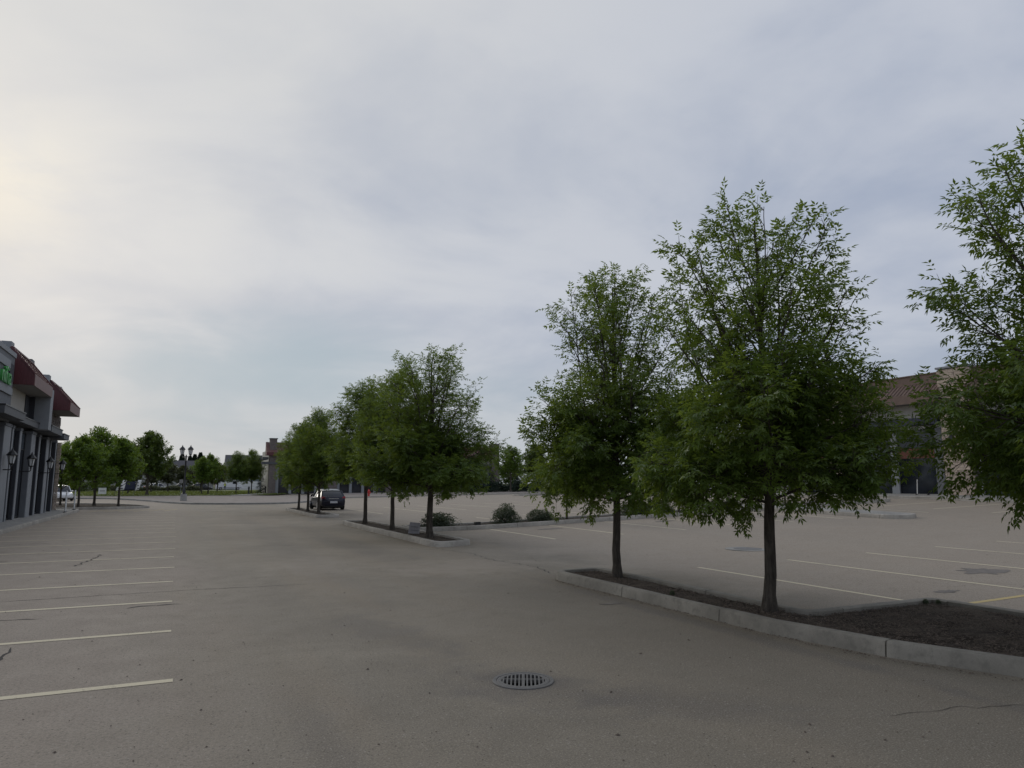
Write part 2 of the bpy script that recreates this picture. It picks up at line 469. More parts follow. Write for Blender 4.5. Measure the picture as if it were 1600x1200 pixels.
def share(name, me, parent=None, loc=(0, 0, 0), rot=(0, 0, 0), scale=(1, 1, 1)):
    o = bpy.data.objects.new(name, me); COL.objects.link(o)
    if parent is not None: o.parent = parent
    o.location = loc; o.rotation_euler = rot; o.scale = scale
    return o


def np_mesh(name, verts, faces, face_attr=None, smooth=False):
    """verts (n,3), faces (m,k) all of one size"""
    me = bpy.data.meshes.new(name)
    verts = np.asarray(verts, np.float32); faces = np.asarray(faces, np.int32)
    m, k = faces.shape
    me.vertices.add(len(verts)); me.vertices.foreach_set('co', verts.ravel())
    me.loops.add(m * k); me.loops.foreach_set('vertex_index', faces.ravel())
    me.polygons.add(m); me.polygons.foreach_set('loop_start', np.arange(0, m * k, k, dtype=np.int32))
    if face_attr is not None:
        a = me.attributes.new('tint', 'FLOAT', 'FACE'); a.data.foreach_set('value', np.asarray(face_attr, np.float32))
    if smooth: me.polygons.foreach_set('use_smooth', np.ones(m, bool))
    me.update(calc_edges=True); me.validate()
    return me


class MB:
    """collects shapes, builds one mesh object"""

    def __init__(self): self.v = []; self.f = []

    def add(self, vs, fs):
        k = len(self.v); self.v += [tuple(p) for p in vs]; self.f += [tuple(i + k for i in f) for f in fs]; return self

    def box(self, x0, x1, y0, y1, z0, z1):
        vs = [(x0, y0, z0), (x1, y0, z0), (x1, y1, z0), (x0, y1, z0), (x0, y0, z1), (x1, y0, z1), (x1, y1, z1), (x0, y1, z1)]
        return self.add(vs, [(0, 3, 2, 1), (4, 5, 6, 7), (0, 1, 5, 4), (1, 2, 6, 5), (2, 3, 7, 6), (3, 0, 4, 7)])

    def bar(self, a, b, w, h=None):
        a = Vector(a); b = Vector(b); h = h or w
        d = (b - a).normalized(); up = Vector((0, 0, 1)) if abs(d.z) < 0.95 else Vector((1, 0, 0))
        s = d.cross(up).normalized() * w / 2; u = s.cross(d).normalized() * h / 2
        vs = [a - s - u, a + s - u, a + s + u, a - s + u, b - s - u, b + s - u, b + s + u, b - s + u]
        return self.add(vs, [(0, 3, 2, 1), (4, 5, 6, 7), (0, 1, 5, 4), (1, 2, 6, 5), (2, 3, 7, 6), (3, 0, 4, 7)])

    def tube(self, pts, rad, n=8, cap=True):
        pts = [Vector(p) for p in pts]
        if not hasattr(rad, '__len__'): rad = [rad] * len(pts)
        k = len(self.v); prev = None
        for i, p in enumerate(pts):
            d = (pts[min(i + 1, len(pts) - 1)] - pts[max(i - 1, 0)]).normalized()
            if prev is None:
                ref = Vector((1, 0, 0)) if abs(d.x) < 0.9 else Vector((0, 1, 0))
                s = d.cross(ref).normalized()
            else: s = (prev - d * prev.dot(d)).normalized()
            prev = s; t = d.cross(s)
            for j in range(n):
                a = 2 * math.pi * j / n
                self.v.append(tuple(p + (s * math.cos(a) + t * math.sin(a)) * rad[i]))
        for i in range(len(pts) - 1):
            for j in range(n):
                a = k + i * n + j; b = k + i * n + (j + 1) % n
                self.f.append((a, b, b + n, a + n))
        if cap:
            self.f.append(tuple(k + j for j in reversed(range(n))))
            self.f.append(tuple(k + (len(pts) - 1) * n + j for j in range(n)))
        return self

    def lathe(self, prof, n=16, c=(0, 0, 0), axis='z'):
        k = len(self.v)
        for r, h in prof:
            for j in range(n):
                a = 2 * math.pi * j / n
                p = (r * math.cos(a), r * math.sin(a), h)
                if axis == 'x': p = (p[2], p[0], p[1])
                if axis == 'y': p = (p[0], p[2], p[1])
                self.v.append((p[0] + c[0], p[1] + c[1], p[2] + c[2]))
        for i in range(len(prof) - 1):
            for j in range(n):
                a = k + i * n + j; b = k + i * n + (j + 1) % n
                self.f.append((a, b, b + n, a + n))
        self.f.append(tuple(k + j for j in reversed(range(n))))
        self.f.append(tuple(k + (len(prof) - 1) * n + j for j in range(n)))
        return self

    def prism(self, poly, z0, z1):
        n = len(poly); k = len(self.v)
        self.v += [(p[0], p[1], z0) for p in poly] + [(p[0], p[1], z1) for p in poly]
        self.f += [tuple(k + i for i in reversed(range(n))), tuple(k + n + i for i in range(n))]
        self.f += [(k + i, k + (i + 1) % n, k + n + (i + 1) % n, k + n + i) for i in range(n)]
        return self

    def extrude_y(self, poly, y0, y1):
        """poly in (x,z), swept along y"""
        n = len(poly); k = len(self.v)
        self.v += [(p[0], y0, p[1]) for p in poly] + [(p[0], y1, p[1]) for p in poly]
        self.f += [tuple(k + i for i in range(n)), tuple(k + n + i for i in reversed(range(n)))]
        self.f += [(k + (i + 1) % n, k + i, k + n + i, k + n + (i + 1) % n) for i in range(n)]
        return self

    def mesh(self, name, smooth=False, bevel=0.0, fix=True):
        me = bpy.data.meshes.new(name); me.from_pydata(self.v, [], self.f)
        if fix or bevel:
            bm = bmesh.new(); bm.from_mesh(me)
            bmesh.ops.recalc_face_normals(bm, faces=bm.faces)
            if bevel:
                ed = [e for e in bm.edges if len(e.link_faces) == 2 and e.calc_face_angle(0) > 0.6]
                bmesh.ops.bevel(bm, geom=ed, offset=bevel, segments=2, affect='EDGES', profile=0.6)
            bm.to_mesh(me); bm.free()
        if smooth:
            me.polygons.foreach_set('use_smooth', np.ones(len(me.polygons), bool))
            try: me.set_sharp_from_angle(angle=R(38))
            except Exception: pass
        me.update()
        return me

    def build(self, name, mat, parent=None, smooth=False, bevel=0.0, kind=None):
        return link_mesh(name, self.mesh(name, smooth, bevel), mat, parent, kind)


def sstep(a, b, x):
    t = np.clip((np.asarray(x, float) - a) / (b - a), 0, 1); return t * t * (3 - 2 * t)


def H(x, y):
    """height of the paved ground: level on the left, rising to the right"""
    x = np.asarray(x, float); y = np.asarray(y, float)
    s = 0.020 + 0.0145 * sstep(12, 28, y) - 0.010 * sstep(34, 60, y) - 0.0175 * sstep(60, 105, y)
    run = np.clip(x - 9.5, 0, 42)
    soft = np.where(run < 3, run * run / 6.0, run - 1.5)
    return s * soft + 0.22 * sstep(72, 108, y)


def h1(x, y): return float(H(x, y))


def in_poly(poly, x, y):
    x = np.asarray(x); y = np.asarray(y); c = np.zeros(x.shape, bool); n = len(poly)
    for i in range(n):
        x0, y0 = poly[i]; x1, y1 = poly[(i + 1) % n]
        if y0 == y1: continue
        m = ((y0 > y) != (y1 > y)) & (x < (x1 - x0) * (y - y0) / (y1 - y0) + x0)
        c ^= m
    return c


def round_poly(pts):
    """[(x,y,r)] -> dense outline with arcs"""
    out = []; n = len(pts)
    for i in range(n):
        p0 = Vector(pts[i - 1][:2]); p = Vector(pts[i][:2]); p1 = Vector(pts[(i + 1) % n][:2]); r = pts[i][2]
        if r <= 0: out.append((p.x, p.y)); continue
        a = (p0 - p).normalized(); b = (p1 - p).normalized()
        ang = a.angle(b); d = min(r / math.tan(ang / 2), 0.49 * (p0 - p).length, 0.49 * (p1 - p).length)
        A = p + a * d; B = p + b * d
        k = 7
        for j in range(k + 1):
            t = j / k; q = A * (1 - t) ** 2 + p * 2 * t * (1 - t) + B * t * t
            out.append((q.x, q.y))
    return out


def resample(path, step, closed):
    P = [Vector(p) for p in path]
    if closed: P.append(P[0])
    out = []
    for a, b in zip(P[:-1], P[1:]):
        L = (b - a).length; n = max(1, int(round(L / step)))
        for j in range(n): out.append(a.lerp(b, j / n))
    if not closed: out.append(P[-1])
    return [(p.x, p.y) for p in out]


def normals(path, closed):
    n = len(path); out = []
    for i in range(n):
        a = path[(i - 1) % n] if closed or i > 0 else path[i]
        b = path[(i + 1) % n] if closed or i < n - 1 else path[i]
        d = Vector((b[0] - a[0], b[1] - a[1])).normalized()
        out.append((-d.y, d.x))      # left of travel = inside for CCW
    return out


def poly_area(p): return 0.5 * sum(p[i][0] * p[(i + 1) % len(p)][1] - p[(i + 1) % len(p)][0] * p[i][1] for i in range(len(p)))


def kerb(path, parent, closed=True, width=0.18, height=0.17, seg=2.3, mat=None, step=0.35):
    """kerb swept along a path in cast lengths with open joints; every length is a part"""
    if closed and poly_area(path) < 0: path = path[::-1]
    P = resample(path, step, closed); Nn = normals(P, closed)
    prof = [(0.0, -0.25), (0.004, 0.02), (0.018, height - 0.03), (0.026, height - 0.010), (0.045, height), (width - 0.02, height), (width, height - 0.012), (width, -0.25)]
    if closed: P = P + [P[0]]; Nn = Nn + [Nn[0]]
    L = [0.0]
    for a, b in zip(P[:-1], P[1:]): L.append(L[-1] + math.dist(a, b))
    n = max(1, int(round(L[-1] / seg))); cut = [L[-1] * i / n for i in range(n + 1)]
    rnd = random.Random(len(P))

    def at(s):
        i = min(max(np.searchsorted(L, s) - 1, 0), len(P) - 2); t = (s - L[i]) / max(1e-6, L[i + 1] - L[i])
        q = [P[i][k] * (1 - t) + P[i + 1][k] * t for k in (0, 1)]
        m = Vector([Nn[i][k] * (1 - t) + Nn[i + 1][k] * t for k in (0, 1)]).normalized()
        return q, m
    for c in range(n):
        s0, s1 = cut[c] + 0.009, cut[c + 1] - 0.009
        ss = [s0] + [l for l in L if s0 + 0.03 < l < s1 - 0.03] + [s1]
        mb = MB(); k = len(prof); dz = rnd.uniform(-0.006, 0.004)
        for s in ss:
            q, m = at(s)
            for o, z in prof:
                x = q[0] + m.x * o; y = q[1] + m.y * o
                mb.v.append((x, y, h1(q[0], q[1]) + z + (dz + rnd.uniform(-0.002, 0.002) if z > 0.05 else 0)))
        for i in range(len(ss) - 1):
            for j in range(k - 1):
                a = i * k + j; mb.f.append((a, a + 1, a + k + 1, a + k))
        mb.f.append(tuple(range(k))); mb.f.append(tuple((len(ss) - 1) * k + j for j in reversed(range(k))))
        mb.build('kerb_segment', mat or M_kerb, parent, smooth=True)


def inset(path, d):
    if poly_area(path) < 0: path = path[::-1]
    Nn = normals(path, True)
    return [(p[0] + n[0] * d, p[1] + n[1] * d) for p, n in zip(path, Nn)]


def drape(poly, z, step, bump=0.0, seed=0, zfun=None, interior=True):
    """triangulated sheet inside poly at ground height + z"""
    P = resample(poly, step, True)
    xs = [p[0] for p in P]; ys = [p[1] for p in P]
    pts = [Vector(p) for p in P]; nb = len(pts)
    if interior:
        gx, gy = np.meshgrid(np.arange(min(xs), max(xs), step), np.arange(min(ys), max(ys), step))
        rng = np.random.default_rng(seed)
        gx = gx + rng.uniform(-.25, .25, gx.shape) * step; gy = gy + rng.uniform(-.25, .25, gy.shape) * step
        ok = in_poly(inset(P, step * 0.3), gx, gy)
        pts += [Vector((a, b)) for a, b in zip(gx[ok], gy[ok])]
    v, e, f, *_ = delaunay_2d_cdt(pts, [], [list(range(nb))], 1, 1e-5)
    rng = np.random.default_rng(seed + 1)
    V = [(p.x, p.y, h1(p.x, p.y) + z + (rng.uniform(-bump, bump) if i >= nb else 0)) for i, p in enumerate(v)]
    me = bpy.data.meshes.new('sheet'); me.from_pydata(V, [], f)
    bm = bmesh.new(); bm.from_mesh(me); bmesh.ops.recalc_face_normals(bm, faces=bm.faces)
    if bm.faces and sum(q.normal.z for q in bm.faces) < 0: bmesh.ops.reverse_faces(bm, faces=bm.faces)
    bm.to_mesh(me); bm.free()
    me.polygons.foreach_set('use_smooth', np.ones(len(me.polygons), bool))
    return me


# ------------------------------------------------------------------ ground
GX, GY, GR = 3.16, 6.49, 0.292      # catch basin
hx0, hx1, hy0, hy1 = 2.65, 3.65, 6.0, 7.0


def sheet_with_hole(name, xs, ys, zoff, mat, hole=True, keep=None):
    me = bpy.data.meshes.new(name)
    xs = sorted(set(xs)); ys = sorted(set(ys))
    X, Y = np.meshgrid(xs, ys); Z = H(X, Y) + zoff
    V = [tuple(map(float, p)) for p in np.stack([X.ravel(), Y.ravel(), Z.ravel()], 1)]
    F = []; nx = len(xs)
    for j in range(len(ys) - 1):
        for i in range(nx - 1):
            cx = (xs[i] + xs[i + 1]) / 2; cy = (ys[j] + ys[j + 1]) / 2
            if hole and hx0 < cx < hx1 and hy0 < cy < hy1: continue
            if keep and not keep(cx, cy): continue
            a = j * nx + i; F.append((a, a + 1, a + nx + 1, a + nx))
    if hole:
        n = 48; k = len(V)
        for i in range(n):
            t = 2 * math.pi * i / n; c, s = math.cos(t), math.sin(t)
            V.append((GX + GR * c, GY + GR * s, zoff))
            ds = [((hx1 - GX) / c) if c > 1e-6 else ((hx0 - GX) / c if c < -1e-6 else 9e9), ((hy1 - GY) / s) if s > 1e-6 else ((hy0 - GY) / s if s < -1e-6 else 9e9)]
            q = min(ds); V.append((GX + q * c, GY + q * s, zoff))
        for i in range(n):
            a = k + 2 * i; b = k + 2 * ((i + 1) % n); F.append((a, a + 1, b + 1, b))
        # the four corners the ring of rays leaves open
        for X_, Y_ in ((hx0, hy0), (hx1, hy0), (hx1, hy1), (hx0, hy1)):
            t = math.atan2(Y_ - GY, X_ - GX) % (2 * math.pi); i = int(t / (2 * math.pi / n))
            V.append((X_, Y_, zoff)); F.append((k + 2 * i + 1, len(V) - 1, k + 2 * ((i + 1) % n) + 1))
    me.from_pydata(V, [], F); me.validate(); me.update()
    o = link_mesh(name, me, mat)
    bm = bmesh.new(); bm.from_mesh(me); bmesh.ops.recalc_face_normals(bm, faces=bm.faces)
    if sum(q.normal.z for q in bm.faces) < 0: bmesh.ops.reverse_faces(bm, faces=bm.faces)
    bm.to_mesh(me); bm.free()
    o['kind'] = 'structure'
    return o


far = [-3000, -1200, -500, -200, -100]
gx = far + list(np.arange(-60, 9, 6.0)) + list(np.arange(9.5, 56, 2.5)) + [60, 100, 200, 500, 1200, 3000] + [hx0, hx1]
gy = [-3000, -1000, -300, -100, -40] + list(np.arange(-20, 120, 3.0)) + [130, 160, 200, 400, 1000, 3000] + [hy0, hy1]
sheet_with_hole('ground', gx, gy, -0.06, M_field)
ax = list(np.arange(-20, 9, 4.0)) + list(np.arange(9.5, 62, 1.5)) + [hx0, hx1]
ay = list(np.arange(-40, 0, 8.0)) + list(np.arange(0, 112, 1.5)) + [hy0, hy1]
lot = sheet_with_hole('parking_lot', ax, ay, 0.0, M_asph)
tag(lot, 'grey brown weathered asphalt of the nearly empty parking lot', None, None, 'structure')


def strip(name, pts, w, z, mat, parent, jag=0.0, seed=0):
    """thin painted or tarred strip along points, draped on the ground"""
    P = resample(pts, 0.5 if jag == 0 else 0.12, False); rnd = random.Random(seed)
    if jag: P = [(x + rnd.uniform(-jag, jag), y + rnd.uniform(-jag, jag)) for x, y in P]
    Nn = normals(P, False); mb = MB()
    for i, ((x, y), n) in enumerate(zip(P, Nn)):
        ww = w / 2 * (1 if jag == 0 else rnd.uniform(0.25, 1.3))
        if jag and i in (0, len(P) - 1): ww *= 0.1
        for sg in (-1, 1):
            X = x + n[0] * ww * sg; Y = y + n[1] * ww * sg
            mb.v.append((X, Y, h1(X, Y) + z))
    for i in range(len(P) - 1):
        a = 2 * i; mb.f.append((a, a + 1, a + 3, a + 2))
    me = bpy.data.meshes.new(name); me.from_pydata(mb.v, [], mb.f); me.update()
    bm = bmesh.new(); bm.from_mesh(me); bmesh.ops.recalc_face_normals(bm, faces=bm.faces)
    if sum(q.normal.z for q in bm.faces) < 0: bmesh.ops.reverse_faces(bm, faces=bm.faces)
    bm.to_mesh(me); bm.free()
    return link_mesh(name, me, mat, parent)


def line(a, b, w=0.10, mat=None): return strip('stall_line', [a, b], w, 0.004, mat or M_line, lot)


for k in range(-2, 18):                       # left row, nose to the shop sidewalk
    y = 7.95 + 2.59 * k
    line((0.08 + random.uniform(-.03, .03), y), (-5.55, y + random.uniform(-.03, .03)), 0.12)
for i in range(6):                            # hatched end of the row
    line((-5.2 + i * 0.9, 55.1), (-4.3 + i * 0.9, 58.7), 0.10, M_yell)
line((-5.4, 58.8), (0.0, 58.8), 0.1, M_yell); line((-3.3, 56.4), (-0.9, 56.4), 0.12)
for i in range(9):                            # near right row, both sides of its centre line
    x = 10.85 + 2.75 * i
    line((x, 7.55 if i else 8.0), (x, 13.2))
    if i > 0: line((x, 1.9), (x, 7.35))
line((11.2, 7.45), (36.0, 7.45), 0.11, M_yell)
for i in range(8):                            # row against the shrub median
    x = 11.75 + 2.75 * i
    line((x, 21.6), (x, 27.2))
    line((x - 0.1, 29.7), (x - 0.1, 35.2))
for i in range(9):
    line((11.65 + 2.75 * i, 43.6), (11.65 + 2.75 * i, 54.0))
line((9.0, 48.8), (34.0, 48.8), 0.1)
for i in range(7):
    line((33.0, 9.0 + 2.75 * i), (38.2, 9.0 + 2.75 * i))

# seams, cracks, tarry patches
strip('crack', [(-1.62, 10.3), (-1.60, 9.9), (-1.66, 9.55), (-1.80, 9.2), (-1.84, 8.85)], 0.026, 0.004, M_crack, lot, 0.03, 3)
strip('crack', [(-2.0, 19.5), (-1.85, 20.9), (-1.7, 22.4)], 0.05, 0.004, M_crack, lot, 0.06, 4)
for i, (x, y, l) in enumerate(((-5.2, 14.8, 1.5), (-4.6, 15.9, 0.9), (-5.1, 17.3, 1.3), (-4.9, 19.4, 0.8), (-5.2, 21.3, 1.6), (-2.8, 12.2, 1.2), (-0.6, 12.7, 0.8), (-5.0, 24.2, 0.9), (-4.7, 27.0, 1.2))):
    strip('crack', [(x, y), (x + l * .5, y + .12), (x + l, y + .05)], 0.05, 0.004, M_crack, lot, 0.05, 20 + i)
strip('pavement_seam', [(-5.4, 14.1), (0.2, 14.35), (2.6, 14.2)], 0.02, 0.004, M_crack, lot, 0.015, 9)
strip('crack', [(7.0, 20.4), (7.4, 18.4), (7.25, 16.8), (7.6, 14.9), (7.3, 13.6)], 0.022, 0.004, M_crack, lot, 0.05, 11)
strip('crack', [(5.4, 4.3), (6.2, 4.15), (6.9, 3.9), (7.8, 3.85)], 0.008, 0.004, M_crack, lot, 0.04, 18)


def patch(x, y, rx, ry, seed, mat=None):
    rnd = random.Random(seed)
    P = []
    for i in range(22):
        t = 2 * math.pi * i / 22; k = rnd.uniform(0.55, 1.2); P.append((x + rx * k * math.cos(t), y + ry * k * math.sin(t)))
    me = drape(P, 0.005, 0.4, 0, seed)
    return link_mesh('tar_patch', me, mat or M_patch, lot)


for i, (x, y, a, b) in enumerate(((15.3, 9.6, .55, .45), (12.3, 8.35, .3, .12), (13.6, 25.5, .6, .3), (19.2, 25.4, .5, .3), (6.4, 9.9, .2, .07))):
    patch(x, y, a, b, 50 + i)

# ------------------------------------------------------------------ planted islands


def island(name, outline, label, group='planted traffic islands', bed_z=0.10, kmat=None, bmat=None, chips=0, step=0.3, dens_seed=1):
    root = empty(name, (0, 0, 0), 0, label, 'traffic island', group)
    out = round_poly(outline)
    kerb(out, root, mat=kmat)
    bed = inset(resample(out, 0.3, True), 0.15)
    link_mesh('mulch_bed', drape(bed, bed_z, step, (0.032 if step < .25 else .018) if bmat is None else 0.0, dens_seed), bmat or M_mulch, root)
    if chips:
        rng = np.random.default_rng(dens_seed)
        xs = np.array([p[0] for p in bed]); ys = np.array([p[1] for p in bed])
        x = rng.uniform(xs.min(), xs.max(), chips * 3); y = rng.uniform(ys.min(), ys.max(), chips * 3)
        ok = in_poly(inset(bed, 0.02), x, y); x = x[ok][:chips]; y = y[ok][:chips]; n = len(x)
        L = rng.uniform(0.012, 0.045, n); W = rng.uniform(0.004, 0.013, n); T = rng.uniform(0.003, 0.007, n)
        a = rng.uniform(0, math.tau, n); tl = rng.normal(0, 0.35, n)
        z = H(x, y) + bed_z + rng.uniform(0.0, 0.022, n)
        u = np.stack([np.cos(a) * np.cos(tl), np.sin(a) * np.cos(tl), np.sin(tl)], 1)
        v = np.stack([-np.sin(a), np.cos(a), np.zeros(n)], 1); w = np.cross(u, v)
        C = np.stack([x, y, z], 1); V = []
        for su, sv, sw in ((-1, -1, 0), (1, -.6, 0), (1, .6, 0), (-1, 1, 0), (-.8, -.5, 1), (.8, -.4, 1), (.8, .4, 1), (-.8, .5, 1)):
            V.append(C + u * (su * L / 2)[:, None] + v * (sv * W / 2)[:, None] + w * (sw * T)[:, None])
        V = np.stack(V, 1).reshape(-1, 3)
        q = np.array([(4, 5, 6, 7), (0, 1, 5, 4), (1, 2, 6, 5), (2, 3, 7, 6), (3, 0, 4, 7)])
        F = (np.arange(n)[:, None, None] * 8 + q[None]).reshape(-1, 4)
        link_mesh('mulch_chips', np_mesh('mulch_chips', V, F, np.repeat(rng.uniform(0, 1, n), 5)), M_chip, root, 'stuff')
    return root


island('planted_island', [(6.93, 7.1, 0), (6.93, 13.1, .55), (8.18, 13.1, .35), (8.06, 7.52, .12), (10.62, 7.52, .2), (10.68, 3.0, .6), (9.9, 2.2, .5), (8.7, 2.95, .5), (7.75, 4.3, .8), (7.22, 5.6, 0.6)],
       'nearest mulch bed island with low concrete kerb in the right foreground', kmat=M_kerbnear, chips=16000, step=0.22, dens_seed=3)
island('planted_island', [(7.08, 20.4, .5), (8.45, 20.9, .45), (8.42, 34.0, .5), (7.1, 34.4, .5)],
       'second planted island with three trees beyond the drive gap', chips=1500, dens_seed=4)
island('planted_island', [(7.08, 40.3, .5), (8.45, 40.8, .45), (8.42, 53.2, .5), (7.1, 53.6, .5)],
       'farthest planted island with three trees beside the parked dark car', dens_seed=5)
island('planted_island', [(8.62, 27.45, .1), (36.5, 27.45, .4), (36.5, 29.45, .4), (8.62, 29.45, .1)],
       'long median bed with grey green shrubs crossing the right lot', chips=1200, dens_seed=6, step=0.5)
island('planted_island', [(-9.6, 60.3, .4), (-4.5, 60.6, .5), (-1.7, 62.3, .5), (-2.4, 65.6, .5), (-4.6, 71.2, .6), (-9.6, 75.2, .5)],
       'corner planting bed with street trees past the end of the shop row', dens_seed=7, step=0.6)
island('planted_island', [(34.0, 70.5, .5), (43.4, 70.5, .8), (43.4, 73.0, .8), (34.0, 73.0, .5)],
       'small far kerbed island in the open right lot', dens_seed=8, step=0.6)
island('planted_island', [(26.7, 20.0, .8), (28.4, 20.0, .8), (28.4, 34.0, .5), (26.7, 34.0, .5)],
       'pale capped kerbed island near the stone faced shops seen under the largest tree', dens_seed=9, step=0.6, bmat=M_walk, bed_z=.165)

# litter in the gutter of the nearest kerb
rng = np.random.default_rng(21)
n = 420
t = rng.uniform(0, 1, n); yy = 3.4 + t * 9.5
edge = np.interp(yy, [3.4, 4.1, 5.5, 7.0, 13.0], [8.25, 7.72, 7.18, 6.97, 6.93])
xx = edge - np.abs(rng.normal(0.03, 0.06, n)) - 0.02
s = rng.uniform(0.006, 0.02, n); a = rng.uniform(0, math.tau, n)
u = np.stack([np.cos(a), np.sin(a), 0 * a], 1) * s[:, None]; v = np.stack([-np.sin(a), np.cos(a), 0 * a], 1) * (s * 0.5)[:, None]
C = np.stack([xx, yy, np.full(n, 0.006)], 1); up = np.array([0, 0, 1.0])
V = np.stack([C - u, C + v, C + u, C - v, C + up * (s * 0.5)[:, None]], 1).reshape(-1, 3)
q = np.array([(0, 1, 4), (1, 2, 4), (2, 3, 4), (3, 0, 4)])
F = (np.arange(n)[:, None, None] * 5 + q[None]).reshape(-1, 3)
n2 = 1500
rg = np.random.default_rng(77)
rr_ = 3.5 + 26 * rg.uniform(0, 1, n2) ** 1.3; aa = R(25) + rg.uniform(-.75, .75, n2)
x2 = rr_ * np.sin(aa); y2 = rr_ * np.cos(aa); ok2 = ~((x2 > 6.8) & (x2 < 10.9) & (y2 < 13.3)) & (x2 > -5.5) & ~((x2 > 6.9) & (x2 < 8.6) & (y2 > 20))
x2 = x2[ok2]; y2 = y2[ok2]; n2 = len(x2); s2 = np.clip(rg.lognormal(-4.9, .5, n2), .003, .022); a2 = rg.uniform(0, math.tau, n2)
u2 = np.stack([np.cos(a2), np.sin(a2), 0 * a2], 1) * s2[:, None]; v2 = np.stack([-np.sin(a2), np.cos(a2), 0 * a2], 1) * (s2 * .6)[:, None]
C2 = np.stack([x2, y2, H(x2, y2) + .003], 1)
V2 = np.stack([C2 - u2, C2 + v2, C2 + u2, C2 - v2, C2 + np.array([0, 0, 1.0]) * (s2 * .6)[:, None]], 1).reshape(-1, 3)
F2 = (np.arange(n2)[:, None, None] * 5 + q[None]).reshape(-1, 3)
F = np.vstack([F, F2 + len(V)]); V = np.vstack([V, V2])
lit = link_mesh('gutter_litter', np_mesh('gutter_litter', V, F), M_chip, None, 'stuff')
tag(lit, 'dry leaf crumbs and grit scattered over the lot and along the kerb')

# ------------------------------------------------------------------ left sidewalk and far paving
walk = MB().box(-7.9, -5.96, 14.0, 57.6, -0.2, 0.135).build('sidewalk', M_mortar, None, kind='structure')
tag(walk, 'concrete sidewalk in front of the grey shops')
for i in range(28):
    y0 = 14.0 + i * 1.56
    MB().box(-7.88, -5.97, y0 + 0.008, min(y0 + 1.552, 57.58), 0.05, 0.15 + random.uniform(-.002, .002)).build('paving_slab', M_walk, walk)
kerb([(-5.80, 14.0), (-5.80, 55.5), (-5.92, 57.2), (-6.5, 58.4), (-8.2, 58.9)], walk, closed=False)

pv_out = [(-60, 112), (-22, 98.0), (-12, 94.6), (-7.2, 93.0), (-4.6, 88.0), (-2.3, 81.8), (-0.6, 75.8), (1.2, 71.4), (4.2, 69.2), (7.5, 68.6), (9.6, 69.6), (11.3, 72.2), (13.2, 75.4), (15.5, 77.6), (17.0, 81), (16.0, 92), (9.0, 99.5), (2.0, 100.0), (-7.0, 100.5), (-20, 106), (-58, 118)]
pv = link_mesh('paved_boulevard', drape(pv_out, 0.13, 2.0, 0, 2), M_pave, None, 'structure')
tag(pv, 'pinkish paved boulevard behind the curved concrete kerb')
kerb(pv_out[:16], pv, closed=False, width=0.45, height=0.15, seg=3.0, step=0.8, mat=M_walk)

lw = [(-90, 122), (-58, 119), (-20, 106.6), (-7, 101.0), (2, 100.6), (9, 100.2), (13.0, 104), (17.5, 116), (24, 140), (34, 169), (-30, 169.5), (-140, 170.5)]
lawn = link_mesh('lawn', drape(lw, 0.16, 3.0, 0.03, 3), M_grass, None, 'structure')
# taller tufts along the lawn
rng = np.random.default_rng(5)
n = 9000
x = rng.uniform(-30, 18, n); y = rng.uniform(100, 150, n); ok = in_poly(lw, x, y); x = x[ok]; y = y[ok]; n = len(x)
a = rng.uniform(0, math.tau, n); hh = rng.uniform(0.08, 0.22, n)
C = np.stack([x, y, H(x, y) + 0.14], 1); u = np.stack([np.cos(a), np.sin(a), 0 * a], 1) * 0.10
tip = C + np.stack([rng.normal(0, .06, n), rng.normal(0, .06, n), hh], 1)
V = np.stack([C - u, C + u, tip], 1).reshape(-1, 3)
tf = link_mesh('grass_tufts', np_mesh('grass_tufts', V, np.arange(3 * n).reshape(-1, 3), rng.uniform(0, 1, n)), leaf_mat('grass_blade', (0.09, 0.125, 0.03), (0.17, 0.20, 0.06), 0.3), None, 'stuff')
tag(tf, 'uneven grass tufts on the lawn beyond the boulevard')
rd = link_mesh('road', drape([(-140, 172), (-30, 171), (20, 171), (130, 172), (130, 190), (20, 188), (-30, 189), (-140, 192)], 0.02, 5.0, 0, 4), M_road, None, 'structure')
# sidewalk in front of the far shops, with a low kerb island holding bollards
fw = [(17.5, 84.5), (62, 84.5), (62, 112), (17.5, 112)]
fwk = link_mesh('far_sidewalk', drape(fw, 0.13, 3.0, 0, 5), M_pave, None, 'structure')
kerb([(17.5, 100.0), (17.5, 84.5), (62, 84.5)], fwk, closed=False, width=0.3, seg=3.0, step=1.0)
bi = [(6.4, 98.0), (9.6, 106), (13.4, 117.0), (14.4, 116.2), (11.2, 106), (8.0, 97.4)]
bil = link_mesh('bollard_verge', drape(bi, 0.22, 1.5, 0, 6), M_walk, None, 'structure')
kerb(bi[::-1], bil, closed=True, width=0.25, height=0.24, seg=3.0, step=1.0)

# ------------------------------------------------------------------ trees


def march(p, d, length, step, bend, prof, rng, wob, h):
    pts = [p.copy()]; n = max(2, int(length / step))
    for i in range(n):
        d = d + np.array([rng.normal(0, wob), rng.normal(0, wob), bend * step + rng.normal(0, wob * .5)])
        d /= np.linalg.norm(d); q = pts[-1] + d * step
        if prof is not None:
            r = math.hypot(q[0], q[1])
            if r > prof(q[2]) or q[2] > h: 
                break
        pts.append(q)
    return pts, d


